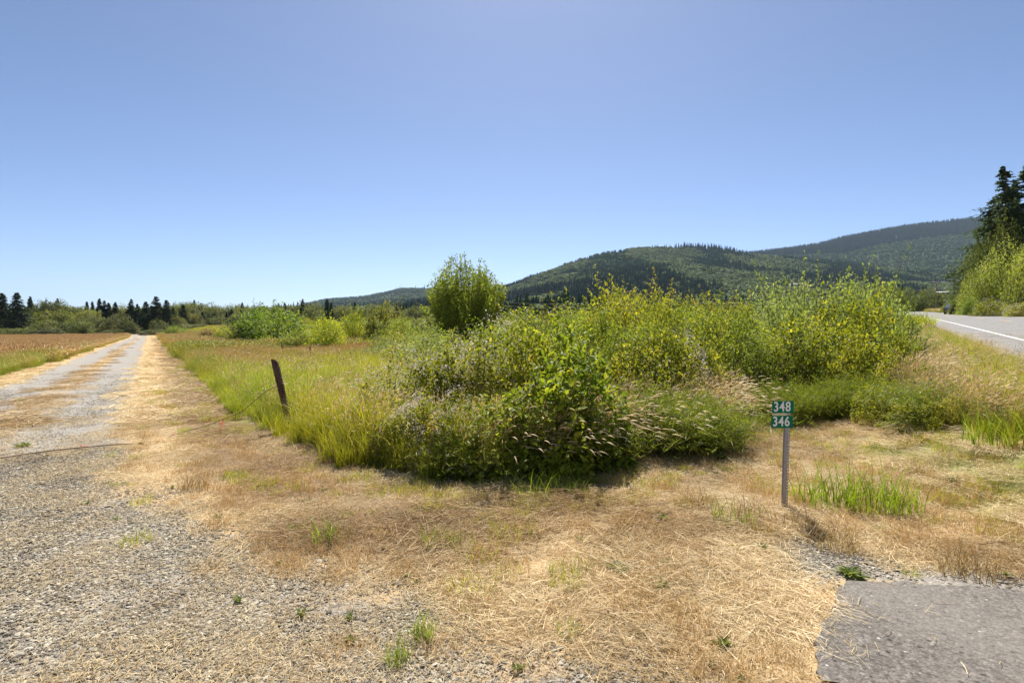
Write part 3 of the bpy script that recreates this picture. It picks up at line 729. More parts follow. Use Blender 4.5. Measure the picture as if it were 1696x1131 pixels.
FC = [far_conifer(k, 5, 6, f) for k, f in enumerate((.17, .21, .15))]
FD = [blob(5+k) for k in range(3)]
def forest(name, H, n, u0, u1, d0, d1, h0, h1, label, treefn, power=2.0):
    U = u0+(u1-u0)*rs.rand(n); D = (d0**power+(d1**power-d0**power)*rs.rand(n))**(1/power)
    X = (U-U0)/F*D; Y = D
    kind, hs, tint, kp = treefn(U, D, X, Y)
    for (cu, cd, ru, rd_) in H.clear: kp &= np.hypot((U-cu)/ru, (D-cd)/rd_) > 1
    U, D, X, Y, kind, hs, tint = (a[kp] for a in (U, D, X, Y, kind, hs, tint)); m = len(U)
    h = (h0+(h1-h0)*rs.rand(m))*hs
    wd = np.where(kind == 1, rs.uniform(.9, 1.35, m), rs.uniform(.85, 1.25, m))*h
    idx = np.where(kind == 1, 3+rs.randint(0, 3, m), rs.randint(0, 3, m))
    scatter(name, FC+FD, X, Y, np.stack([wd, wd, h*np.where(kind == 1, .8, 1)], -1), label, z=H.z(U, D)-.5, tint=tint, idx=idx)
def tfA(U, D, X, Y):
    n = len(U); v = HV-(HA.z(U, D)-EYE)/D*F
    dec = fbm(X*.006, Y*.0035, 50); low = sst(435, 470, v)
    pd = np.clip(sst(.47, .60, dec)*.8+.06+.15*low, 0, 1)
    kind = (rs.rand(n) < pd).astype(int)
    young = sst(1250, 1700, D)*sst(1180, 1000, U)
    mature = sst(.52, .4, dec)*low
    hs = 1.0-.32*young*(kind == 0)+.35*mature*(kind == 0)-.2*(kind == 1)
    tint = np.where(kind == 0, .42+.18*young-.42*mature+.25*(fbm(X*.003, Y*.003, 8)-.5), .2+.6*fbm(X*.01, Y*.01, 3))+rs.normal(0, .10, n)
    return kind, hs, np.clip(tint, 0, 1), np.ones(n, bool)
forest('hillside_forest', HA, 52000, 420, 1900, 900, 2330, 13, 22, 'dense conifer and broadleaf forest over the rounded hill', tfA)
def tfB(U, D, X, Y):
    n = len(U); kind = (rs.rand(n) < .12+.3*(fbm(X*.004, Y*.004, 5) > .55)).astype(int)
    return kind, np.ones(n)*.9, np.clip(.35+.4*(fbm(X*.002, Y*.001, 7)-.3)+rs.normal(0, .08, n), 0, 1), np.ones(n, bool)
forest('far_hill_forest', HB, 16000, 360, 900, 2200, 4230, 12, 20, 'forest covering the far left hill', tfB)
def tfC(U, D, X, Y):
    n = len(U); v = HV-(HC.z(U, D)-EYE)/D*F
    lim = np.interp(U, [1245, 1400, 1450, 1560, 1620, 1800], [428, 421, 408, 393, 388, 380])
    up = v < lim
    kind = (rs.rand(n) < np.where(up, .0, .10+.3*sst(430, 470, v))).astype(int)
    return kind, np.where(up, 1.35, .72), np.clip(np.where(up, .08, .66-.2*sst(430, 460, v))+rs.normal(0, .07, n), 0, 1), np.ones(n, bool)
forest('ridge_forest', HC, 34000, 1120, 1900, 2200, 3930, 15, 24, 'dark tall forest over paler plantation on the right ridge', tfC)
# tall stand on the hill's crown
n = 230; U = np.concatenate([rs.uniform(1130, 1236, 190), rs.uniform(1078, 1135, 40)]); D = 2300+rs.uniform(-25, 40, n)
h = np.where(U > 1130, rs.uniform(22, 34, n), rs.uniform(18, 32, n))*np.interp(U, [1078, 1120, 1180, 1236], [.75, 1.0, 1.0, .8])
scatter('hilltop_stand', FC, (U-U0)/F*D, D, np.stack([h*.75, h*.75, h], -1), 'tall dark conifers standing along the crown of the hill', z=HA.z(U, np.full(n, 2300.))-1, tint=np.full(n, .02))
U = np.array([655, 658, 663, 666, 689, 703, 704.]); D = np.full(7, 4200.); h = np.array([24, 32, 34, 28, 34, 44, 30.])
scatter('far_hilltop_trees', FC, (U-U0)/F*D, D, np.stack([h*.6, h*.6, h], -1), 'few lone conifers on top of the far left hill', z=HB.z(U, D), tint=np.full(7, .1))
# forest on the flat at the foot of the hills
def foot():
    n = 9000; U = rs.uniform(300, 1750, n); D = 300+(980-300)*rs.rand(n)**.8
    edge = np.interp(U, [300, 480, 700, 830, 1000, 1300, 1500, 1750], [760, 680, 420, 360, 340, 340, 400, 360])+60*(fbm(U*.02, U*0, 3)-.5)
    k = D > edge; U, D = U[k], D[k]; m = len(U)
    X = (U-U0)/F*D; Y = D
    f = fbm(X*.012, Y*.004, 19); kind = (rs.rand(m) < np.clip(sst(.45, .62, f)+.06, 0, .85)).astype(int)
    h = rs.uniform(11, 21, m)*np.where(kind == 1, .72, 1.0)*np.interp(U, [300, 500, 840, 1300, 1500], [.6, .62, 1.0, 1.05, .9])
    wd = h*np.where(kind == 1, rs.uniform(.95, 1.4, m), rs.uniform(.8, 1.15, m))
    idx = np.where(kind == 1, 3+rs.randint(0, 3, m), rs.randint(0, 3, m))
    z = np.minimum(ground_z(X, Y), HA.z(U, D)*0+100)
    z = np.where(D > 750, np.maximum(z, HA.z(U, D)), z)
    scatter('foothill_forest', FC+FD, X, Y, np.stack([wd, wd, h], -1), 'belt of dark tall trees at the foot of the hill', z=z-.5, idx=idx,
            tint=np.clip(np.where(kind == 0, .12, .45)+rs.normal(0, .12, m)+.2*(f-.5), 0, 1))
foot()

# ------------------------------------------------------------------ plants with trunk, stems and foliage
GOLD = dict(stops=[(0, (.14, .18, .024)), (.5, (.285, .32, .04)), (.93, (.42, .43, .06)), (1, (.50, .38, .08))])
M_leaf_gold = leafmat('golden_green_leaf', trans=.45, rough=.5, spec=.14, **GOLD)
M_leaf_mid = leafmat('bramble_leaf', [(0, (0.140, 0.160, 0.016)), (.5, (0.255, 0.267, 0.025)), (.9, (0.434, 0.396, 0.048)), (1, (0.588, 0.448, 0.078))], trans=.47, rough=.5, spec=.14)
M_leaf_broad = leafmat('broad_leaf', [(0, (0.105, 0.144, 0.015)), (.5, (0.209, 0.256, 0.022)), (.9, (0.338, 0.370, 0.037)), (1, (0.465, 0.411, 0.058))], trans=.47, rough=.5, spec=.14)
M_leaf_grey = leafmat('willow_leaf', [(0, (0.170, 0.214, 0.050)), (.5, (0.303, 0.356, 0.101)), (1, (0.473, 0.498, 0.223))], trans=.46, rough=.5, spec=.14)
M_tree_leaf = leafmat('tree_leaf', [(0, (0.090, 0.107, 0.022)), (.5, (0.162, 0.175, 0.039)), (1, (0.280, 0.262, 0.077))], trans=.4, rough=.5, spec=.3)
M_needle = leafmat('conifer_needles', [(0, (.034, .056, .024)), (.6, (.062, .092, .036)), (1, (.11, .14, .05))], trans=.2, rough=.75, spec=.08)
M_feather = leafmat('feathery_stem', [(0, (0.142, 0.171, 0.018)), (.6, (0.273, 0.288, 0.036)), (1, (0.414, 0.370, 0.072))], trans=.48, rough=.5, spec=.3)
M_flower = leafmat('faded_blossom', [(0, (.55, .44, .36)), (.6, (.76, .66, .58)), (1, (.90, .84, .76))], trans=.35, rough=.7, spec=.2, tgain=(1, 1, 1), objcol=False)
M_yel = leafmat('yellow_petal', [(0, (.75, .50, .03)), (1, (.85, .62, .05))], trans=.3, tgain=(1, 1, 1), objcol=False)
M_stem = plain('woody_stem', (.12, .09, .045), .85, noise=(.22, .17, .09), scale=30)
M_bark = plain('bark', (.10, .08, .06), .9, noise=(.22, .19, .16), scale=6, bump=.5, stretch=(1, 1, .2))

def lumps(r, n=9): return unit(r.normal(size=(n, 3))*np.array([1, 1, .8])+np.array([0, 0, .35])), r.uniform(.25, .6, n), r.uniform(.08, .3, n)
def bush_parts(seed, n_leaf=5200, leaf=.075, tmpl=LEAF8, nstem=46, spread=1.0, base=.32, lump=1.0, shoots=14, flat=.8, droop=.35, inner=.28, top_shoot=.25, flowers=0, mat=None, fl_size=.045, asp=1.55):
    r = np.random.RandomState(seed)
    c, sg, am = lumps(r)
    def rad(dv):
        q = np.full(len(dv), .80)
        for i in range(len(c)): q = q+lump*am[i]*np.exp(-((dv-c[i])**2).sum(1)/(sg[i]**2))
        return q+.05*np.sin(dv[:, 0]*9+seed)*np.cos(dv[:, 1]*8)
    # stems
    d = unit(r.normal(size=(nstem, 3))*np.array([1, 1, .55])+np.array([0, 0, .65])); d[:, 2] = np.abs(d[:, 2])
    tipr = rad(d)*r.uniform(.75, 1.08, nstem)
    tip = d*tipr[:, None]*np.array([1, 1, .95])+np.array([0, 0, .08]); tip[:shoots] += d[:shoots]*top_shoot*r.uniform(.3, 1, (shoots, 1))
    b = np.stack([r.normal(0, base*.5, nstem), r.normal(0, base*.5, nstem), np.zeros(nstem)-.05], -1)
    k = 7; t = np.linspace(0, 1, k)[None, :, None]
    P = b[:, None]*(1-t)+tip[:, None]*t+np.array([0, 0, 1.])*(t*(1-t))*droop*1.2+np.stack([tip[:, 0]-b[:, 0], tip[:, 1]-b[:, 1], 0*tip[:, 0]], -1)[:, None]*(-.25*t*(1-t))
    P += r.normal(0, .012, P.shape); P[..., 2] *= asp
    SV, SF = tubes(P, np.linspace(.012, .003, k)[None]*np.ones((nstem, 1)), 3)
    # leaves: shell + along stems + inside
    n1 = int(n_leaf*.55); n2 = int(n_leaf*.33); n3 = n_leaf-n1-n2
    dv = unit(r.normal(size=(n1, 3))+np.array([0, 0, .3])); dv[:, 2] = np.where(dv[:, 2] < -.05, -dv[:, 2]*.5, dv[:, 2])
    cl = fbm(dv[:, 0]*4+seed, dv[:, 1]*4+dv[:, 2]*3, seed, 3)
    p1 = dv*(rad(dv)*(1-.30*(1-cl)*r.rand(n1)-.10*r.rand(n1)))[:, None]
    si = r.randint(0, nstem, n2); tt = r.uniform(.4, 1, n2)**.8
    x = tt*(k-1); i0 = np.minimum(x.astype(int), k-2); fr = (x-i0)[:, None]
    p2 = P[si, i0]*(1-fr)+P[si, i0+1]*fr+r.normal(0, leaf*.55, (n2, 3))*(1.25-tt)[:, None]*np.where(si < shoots, .6, 1.4)[:, None]
    dv3 = unit(r.normal(size=(n3, 3))); dv3[:, 2] = np.abs(dv3[:, 2]); p3 = dv3*(rad(dv3)*r.uniform(.3, .8, n3))[:, None]
    p1[:, 2] *= asp; p3[:, 2] *= asp; p = np.concatenate([p1, p2, p3]); p[:, 2] = np.maximum(p[:, 2], .015+.03*r.rand(len(p)))
    zk = .94*asp/np.percentile(p[:, 2], 98.5); p[:, 2] *= zk; SV = SV*np.array([1, 1, min(zk, 1.0)])
    n = len(p); out = unit(p*np.array([1, 1, .6])+1e-3)
    fwd = unit(out*.7+rdir(n, r)*.9+np.array([0, 0, -.25])); up = unit(np.array([0, 0, 1.])+out*.4+rdir(n, r)*.55)
    clv = fbm(p[:, 0]*2.2+9, p[:, 1]*2.2+p[:, 2]*1.7, seed+3, 3)
    V, Fc, A = place(tmpl, p, fwd, up, leaf*r.uniform(.55, 1.25, n), np.clip(.5+(clv-.5)*1.3+r.normal(0, .22, n), 0, 1))
    res = {'foliage': mk_mesh('foliage', V, Fc, mat, A), 'stems': mk_mesh('stems', SV, SF, M_stem)}
    if flowers:
        dv = unit(r.normal(size=(flowers, 3))*np.array([1, 1, .6])+np.array([0, -.25, .75])); dv[:, 2] = np.abs(dv[:, 2]); keepf = fbm(dv[:, 0]*3, dv[:, 1]*3+5, seed, 2) > .5; dv = dv[keepf]
        cp_ = dv*(rad(dv)*1.02)[:, None]*np.array([1, 1, asp*zk])
        pp = (cp_[:, None]+r.normal(0, fl_size*.8, (len(dv), 9, 3))).reshape(-1, 3); m = len(pp)
        V, Fc, A = place(LEAF4, pp, rdir(m, r), rdir(m, r), fl_size*r.uniform(.35, .8, m), r.rand(m))
        res['blossoms'] = mk_mesh('blossoms', V, Fc, M_flower, A)
    return res
BR = [bush_parts(11+k, 5200, .072, LEAF8, mat=M_leaf_mid) for k in range(3)]
BRF = [bush_parts(21+k, 5000, .070, LEAF8, flowers=520, mat=M_leaf_mid, droop=.5) for k in range(2)]
BD = [bush_parts(31+k, 3600, .105, LEAF8, lump=1.2, mat=M_leaf_broad, nstem=40, shoots=18) for k in range(2)]
GO = [bush_parts(41+k, 6500, .050, LEAF4, lump=1.3, mat=M_leaf_gold, nstem=70, shoots=34, top_shoot=.16) for k in range(3)]
GR = [bush_parts(51+k, 6500, .052, LEAF4, lump=1.1, mat=M_leaf_grey, nstem=80, shoots=48, top_shoot=.30) for k in range(3)]
def plant(name, parts, loc, scale, rz, label, cat, group=None, color=None):
    root = bpy.data.objects.new(name, None); C.objects.link(root); root.location = loc; root.rotation_euler = (0, 0, rz); root.scale = scale
    root['label'] = label; root['category'] = cat
    if group: root['group'] = group
    for k, me in parts.items():
        o = obj(k, me, root)
        if color: o.color = (*color, 1)
    return root
def bush(parts, name, u, d, topv, rad, label, group='shrubs of the thicket', color=None, cat='bush', sink=0.0, k=0, zb=None):
    base = on(u, d)
    if zb is not None: base.z = zb
    h = max(.3, zat(topv, d)-base.z)
    plant(name, parts[k % len(parts)], (base.x, base.y, base.z-sink), (rad, rad, (h+sink)/(.96*1.55)), rs.uniform(0, 6.28), label, cat, group, color)
Y1 = (1.0, 1.04, .9); Y2 = (1.32, 1.15, .75); DK = (.72, .82, .8); AU = (1.15, .92, .75)
TH = [  # parts, name, u, depth, top row, radius, tint, label
 (BR, 'bramble_bush', 655, 6.5, 690, .46, Y1, 'low green bramble bush spilling onto the mown straw left of centre'),
 (BRF, 'bramble_bush', 705, 6.45, 655, .62, None, 'bramble bush in the front row below the palest blossom'),
 (BRF, 'bramble_bush', 775, 6.1, 668, .55, DK, 'short bramble bush leaning out left of the dark broad-leaved bush'),
 (BD, 'broadleaf_bush', 840, 6.15, 650, .60, None, 'broad-leaved bush at the nearest front edge of the thicket'),
 (BD, 'broadleaf_bush', 905, 6.25, 602, .75, None, 'big dark broad-leaved bush in the front middle of the thicket'),
 (BD, 'broadleaf_bush', 975, 6.5, 598, .70, DK, 'dark broad-leaved bush left of the feathery green clumps'),
 (BRF, 'bramble_bush', 655, 7.9, 598, .72, None, 'bramble bush with the palest blossom beside the tall grass'),
 (BRF, 'bramble_bush', 735, 7.7, 575, .80, None, 'wide bramble bush with pale blossom behind the front row'),
 (BRF, 'bramble_bush', 810, 7.9, 560, .85, Y1, 'blossoming bramble bush below the upright bush'),
 (BR, 'bramble_bush', 885, 8.0, 550, .85, Y1, 'green bramble bush behind the big broad-leaved bush'),
 (BD, 'broadleaf_bush', 960, 8.1, 545, .85, Y1, 'sunlit broad-leaved bush behind the dark front bushes'),
 (BR, 'bramble_bush', 1035, 8.1, 565, .75, None, 'bramble bush above the feathery green clumps'),
 (BRF, 'bramble_bush', 1105, 8.6, 575, .75, None, 'bramble bush with a few blossoms left of the tan grass'),
 (GO, 'golden_bush', 815, 10.2, 532, 1.0, Y1, 'yellow green bush at the left shoulder of the thicket'),
 (GO, 'golden_bush', 885, 10.3, 515, 1.05, None, 'yellow green bush right of the upright bush'),
 (GO, 'golden_bush', 955, 10.6, 508, 1.1, Y1, 'yellow green bush left of the golden summit bush'),
 (GO, 'golden_bush', 1025, 11, 474, 1.15, Y2, 'golden bush forming the middle summit of the thicket'),
 (GO, 'golden_bush', 1085, 10.6, 494, 1.05, Y2, 'golden bush right of the middle summit'),
 (GO, 'golden_bush', 1060, 14, 476, 1.4, AU, 'orange tinged bush behind the middle summit'),
 (GO, 'golden_bush', 1150, 10.4, 504, 1.05, Y1, 'yellow green bush sloping down right of the summit'),
 (BR, 'bramble_bush', 1170, 9.3, 560, .75, Y1, 'bramble bush above the left end of the tan grass'),
 (GO, 'golden_bush', 1130, 14.5, 488, 1.4, AU, 'brownish yellow bush on the skyline of the thicket'),
 (GO, 'golden_bush', 1215, 13.5, 494, 1.3, AU, 'rust tinged bush in front of the low power lines'),
 (GO, 'golden_bush', 1220, 10.8, 508, 1.05, Y1, 'yellow green bush in the saddle of the thicket'),
 (GR, 'willow_bush', 1285, 11.6, 492, 1.1, None, 'pale willow bush at the left end of the right hump'),
 (GR, 'willow_bush', 1285, 14.5, 474, 1.25, None, 'pale willow bush behind the saddle with loose shoots'),
 (GR, 'willow_bush', 1335, 13.2, 464, 1.25, None, 'tall pale willow bush with shoots against the dark forest'),
 (GR, 'willow_bush', 1395, 13.0, 460, 1.25, None, 'tall pale willow bush in the middle of the right hump'),
 (GR, 'willow_bush', 1445, 12.8, 460, 1.15, Y1, 'tallest pale willow bush near the road'),
 (GR, 'willow_bush', 1480, 12.2, 502, .85, Y1, 'willow bush at the road end of the thicket'),
 (GR, 'willow_bush', 1340, 11.0, 520, 1.0, None, 'pale willow bush above the middle tan grass'),
 (BR, 'bramble_bush', 1400, 10.6, 535, .9, Y1, 'green bush in front of the tall willow bushes'),
 (GR, 'willow_bush', 1478, 10.8, 535, .70, Y1, 'low willow bush beside the grassy road bank'),
 (BR, 'bramble_bush', 1310, 10.4, 528, .85, Y1, 'fresh green bramble bush at the lower left of the right hump'),
 (BR, 'bramble_bush', 1450, 11.6, 498, .8, Y1, 'fresh green bramble bush under the tallest willow bush'),
 (BR, 'bramble_bush', 1365, 12.0, 494, .9, Y1, 'fresh green bramble bush in the middle of the right hump'),
 (GO, 'golden_bush', 1270, 10.1, 550, .8, None, 'small yellow bush over the tan grass'),
]
for i, (pr, nm, u, d, tv, rad, colr, lab) in enumerate(TH):
    bush(pr, nm, u, d, tv+4, rad, lab, color=colr, k=i, sink=.05)

# upright multi-stemmed bush, distant shrubs
def upright_parts(seed, n_stem=70, n_leaf=11000, leaf=.03, mat=None, fan=.42, tmpl=LEAF4):
    r = np.random.RandomState(seed)
    a = r.rand(n_stem)*6.28; q = np.sqrt(r.rand(n_stem)); b = np.stack([.16*q*np.cos(a), .16*q*np.sin(a), 0*a], -1)
    top = np.stack([fan*q*np.cos(a)*r.uniform(.8, 1.15, n_stem), fan*q*np.sin(a)*r.uniform(.8, 1.15, n_stem), np.sqrt(np.clip(1.02-.62*q**2.2, 0, 1))*r.uniform(.72, 1.05, n_stem)], -1)
    k = 7; t = np.linspace(0, 1, k)[None, :, None]
    P = b[:, None]*(1-t)+top[:, None]*t; P[..., :2] = b[:, None, :2]+(top-b)[:, None, :2]*np.linspace(0, 1, k)[None, :, None]**.8; P += r.normal(0, .006, P.shape)
    SV, SF = tubes(P, np.linspace(.007, .0015, k)[None]*np.ones((n_stem, 1)), 3)
    si = r.randint(0, n_stem, n_leaf); tt = r.uniform(.12, 1.02, n_leaf)**.85; x = np.clip(tt*(k-1), 0, k-1.001); i0 = x.astype(int); fr = (x-i0)[:, None]
    p = P[si, i0]*(1-fr)+P[si, i0+1]*fr+r.normal(0, .034, (n_leaf, 3))*(1.2-.8*tt)[:, None]
    fwd = unit(rdir(n_leaf, r)+np.array([0, 0, .6])); up = rdir(n_leaf, r)+np.array([0, 0, .5])
    V, Fc, A = place(tmpl, p, fwd, up, leaf*r.uniform(.6, 1.3, n_leaf), np.clip(r.rand(n_leaf)*.8+.2*r.rand(n_stem)[si], 0, 1))
    return {'foliage': mk_mesh('foliage', V, Fc, mat, A), 'stems': mk_mesh('stems', SV, SF, M_stem)}
UP = upright_parts(5, n_stem=190, n_leaf=36000, leaf=.024, fan=.50, mat=M_leaf_gold)
b0 = on(768, 31); hh = zat(432, 31)-b0.z
plant('upright_bush', UP, b0, (hh*.88, hh*.88, hh*1.02), .4, 'tall upright many-stemmed bush standing alone above the thicket', 'bush', None, (.95, .98, 1.1))
SP = [bush_parts(61+k, 4200, .085, LEAF4, lump=1.3, mat=M_leaf_gold, nstem=80, shoots=60, top_shoot=.22) for k in range(2)]
SG = [bush_parts(71+k, 4500, .085, LEAF4, lump=1.5, mat=M_tree_leaf, nstem=60, shoots=36, top_shoot=.3) for k in range(2)]
DS = [  # distant shrubs on the rough ground
 (SP, 'arching_shrub', 458, 46, 507, 3.0, (.75, .95, .8), 'arching green shrub with upward shoots, right one of the pair'),
 (SP, 'arching_shrub', 420, 48, 508, 2.0, (.62, .82, .75), 'arching green shrub at the left of the pair above the brown grass'),
 (SG, 'arching_shrub', 402, 47, 530, 1.6, (1.0, 1.1, .8), 'low shrub under the arching pair'),
 (SP, 'golden_shrub', 372, 62, 537, 1.6, (1.5, 1.45, .8), 'bright yellow green shrub beside the thin fence posts'),
 (SG, 'brown_shrub', 342, 80, 542, 1.7, (1.5, 1.0, .9), 'small brownish shrub left of the bright yellow shrub'),
 (SP, 'golden_shrub', 441, 42, 553, 1.1, (1.3, 1.3, .8), 'small yellow shrub in the brown grass behind the fence posts'),
 (SP, 'golden_shrub', 540, 34, 522, 1.15, (1.45, 1.45, .8), 'bright yellow shrub left of the upright bush'),
 (SP, 'golden_shrub', 495, 36, 540, 1.5, Y1, 'low dull yellow shrub on the slope under the arching pair'),
 (SP, 'golden_shrub', 588, 42, 512, 1.1, (1.2, 1.2, .7), 'slender yellow green shrub left of the darker round shrub'),
 (SG, 'round_shrub', 626, 40, 500, 1.6, (1.5, 1.4, .9), 'olive green round shrub between yellow shrub and upright bush'),
 (SG, 'round_shrub', 845, 26, 515, 1.0, (1.2, 1.3, .9), 'small green shrub at the foot of the upright bush'),
 (SP, 'golden_shrub', 665, 36, 525, 1.3, Y1, 'low yellow green shrub left of the foot of the upright bush'),
 (SP, 'golden_shrub', 720, 20, 545, 1.2, (.9, 1, .9), 'low green growth in front of the upright bush'),
 (SG, 'round_shrub', 880, 20, 512, 1.5, (1.2, 1.2, .8), 'olive shrub behind the left shoulder of the thicket'),
 (SG, 'round_shrub', 940, 24, 508, 1.8, (1.3, 1.15, .8), 'dull green shrub on the skyline left of the summit bush'),
 (SG, 'round_shrub', 700, 48, 522, 2.2, (1.2, 1.2, .9), 'far green shrub left behind the upright bush'),
 (SG, 'round_shrub', 800, 44, 518, 2.0, (1.3, 1.2, .9), 'far green shrub right behind the upright bush'),
 (SP, 'golden_shrub', 288, 150, 536, 3.0, (1.0, 1.1, .8), 'yellow green shrub at the end of the gravel track'),
 (SG, 'round_shrub', 262, 185, 541, 2.2, (1.0, 1.1, 1.1), 'pale grey green shrub just right of the end of the track'),
]
for i, (pr, nm, u, d, tv, rad, colr, lab) in enumerate(DS):
    bush(pr, nm, u, d, tv+4, rad, lab, group='shrubs on the rough ground', color=colr, k=i, sink=.1, cat='shrub')


def thicket_fill():
    sky_ = [(640, 600), (700, 572), (800, 548), (850, 530), (900, 518), (950, 512), (1000, 503), (1040, 492), (1100, 493), (1180, 496), (1250, 490), (1300, 478), (1400, 470), (1450, 480), (1490, 520), (1520, 560)]
    n = 130; U = rs.uniform(660, 1500, n); D = rs.uniform(7.6, 15, n)
    X = (U-U0)/F*D; k = (sdf(VEG, X, D) < -.9) & (road_al(X, D)[1] < .9); U, D, X = U[k], D[k], X[k]; n = len(U)
    f = np.clip((15-D)/7.5, 0, 1)**1.2; v = interp(sky_, U)+8+f*np.interp(U, [660, 900, 1200, 1500], [45, 60, 75, 60])+rs.uniform(-4, 14, n)
    z = ground_z(X, D); h = np.maximum(EYE+(HV-v)/F*D-z, .5); rr = rs.uniform(.55, .95, n)
    gold = (U > 830) & (U < 1260) & (D > 9); grey = U >= 1260
    idx = np.where(grey, 4+rs.randint(0, 2, n), np.where(gold, 2+rs.randint(0, 2, n), rs.randint(0, 2, n)))
    ms = [BR[0]['foliage'], BR[2]['foliage'], GO[0]['foliage'], GO[1]['foliage'], GR[0]['foliage'], GR[1]['foliage']]
    scatter('bramble_tangle', ms, X, D, np.stack([rr, rr, h/1.43], -1), 'tangled bramble and willow growth filling the thicket between its bushes', idx=idx)
    n = 420; U = rs.uniform(395, 1250, n); D = 16+(150-16)*rs.rand(n)**1.6; X = (U-U0)/F*D; s, t = track_st(X, D); a, L = road_al(X, D)
    k = (t > 6.5+.03*s) & (L < -1) & (fbm(X*.12, D*.12, 44) > .40) & (np.hypot(U-768, (D-31)*4) > 60); U, D, X = U[k], D[k], X[k]; n = len(U)
    rr = rs.uniform(.7, 1.5, n)*(1+D/120); h = rs.uniform(.7, 1.6, n)*(1+D/160)
    ms = [GO[0]['foliage'], GO[1]['foliage'], BR[1]['foliage'], GR[1]['foliage'], GO[2]['foliage']]
    scatter('rough_scrub', ms, X, D, np.stack([rr, rr, h/1.43], -1), 'low yellow green scrub over the rough ground behind the tall grass', dz=-.1)
thicket_fill()

# feathery green clumps (horsetail)
def feather_parts(seed, n=520, leaf=26):
    r = np.random.RandomState(seed)
    V, Fq, A, tip, td = blades(n, .6, .28, 1.08, .006, .7, segs=4, r=r, h_pow=.8)
    # whorls of fine needles up each stem
    k = 5; st = V.reshape(n, k, 2, 3).mean(2); m = leaf
    tt = r.uniform(.25, 1, (n, m)); x = tt*(k-1); i0 = np.minimum(x.astype(int), k-2); fr = (x-i0)[..., None]
    ii = np.arange(n)[:, None]; p = (st[ii, i0]*(1-fr)+st[ii, i0+1]*fr).reshape(-1, 3); q = len(p)
    fwd = unit(rdir(q, r)*np.array([1, 1, .25])+np.array([0, 0, .55]))
    V2, F2, A2 = place((NARROW[0]*np.array([1, .38, 1]), NARROW[1]), p, fwd, rdir(q, r), r.uniform(.07, .17, q)*.9, r.rand(q))
    Fs = [Fq, F2+len(V)]
    return {'foliage': mk_mesh('foliage', np.concatenate([V, V2]), Fs, M_feather, {'var': np.concatenate([A['var'], A2['var']])})}
FE = [feather_parts(81+k) for k in range(3)]
for i, (u, d, tv, rad, lab) in enumerate([
    (1062, 7.3, 625, .62, 'feathery green horsetail clump touching the dark broad-leaved bush'),
    (1120, 7.15, 640, .70, 'widest feathery green horsetail clump in front of the thicket'),
    (1172, 7.2, 668, .55, 'feathery green horsetail clump at the right toe of the thicket'),
    (1005, 6.55, 690, .42, 'small feathery clump at the foot of the dark broad-leaved bush'),
    (1300, 8.9, 628, .45, 'feathery green clump behind the number sign'),
    (1365, 9.0, 624, .36, 'feathery green clump right behind the number sign'),
    (1418, 9.1, 612, .48, 'feathery green clump above the reddish hollow'),
    (1560, 7.4, 632, .55, 'feathery green clump low on the road bank'),
    (1625, 7.3, 628, .60, 'feathery green clump near the right edge of the photo'),
    (1510, 8.2, 640, .40, 'feathery green clump between the hollow and the road bank'),
    (770, 6.1, 715, .45, 'small feathery clump in the shade of the front brambles')]):
    base = on(u, d); h = zat(tv, d)-base.z
    plant('horsetail_clump', FE[i % 3], base, (rad/.7, rad/.7, h*1.05), rs.uniform(0, 6), lab, 'plant', 'feathery green clumps', (.78, .86, .9))
# low green weeds at the road bank
for i, (u, d, tv, rad, lab) in enumerate([
    (1530, 7.0, 668, .50, 'leafy green weeds at the toe of the road bank'),
    (1590, 6.9, 655, .55, 'dense leafy weeds on the bank right of the hollow'),
    (1660, 6.8, 650, .55, 'leafy weeds at the right end of the road bank'),
    (1470, 7.9, 640, .45, 'leafy weeds beside the reddish hollow'), (1498, 10.2, 556, .55, 'leafy weeds where the thicket slopes down to the road verge'), (1470, 9.3, 588, .50, 'leafy weeds among the tan grass below the tallest willow bush'),
    (1545, 8.6, 606, .45, 'leafy weeds among the tan grass of the road bank'), (1400, 9.8, 572, .55, 'leafy weeds above the feathery clumps')]):
    bush([BR[0], BR[2]], 'weed_bush', u, d, tv, rad, lab, group='leafy weeds on the road bank', color=Y1, k=i, cat='weeds')

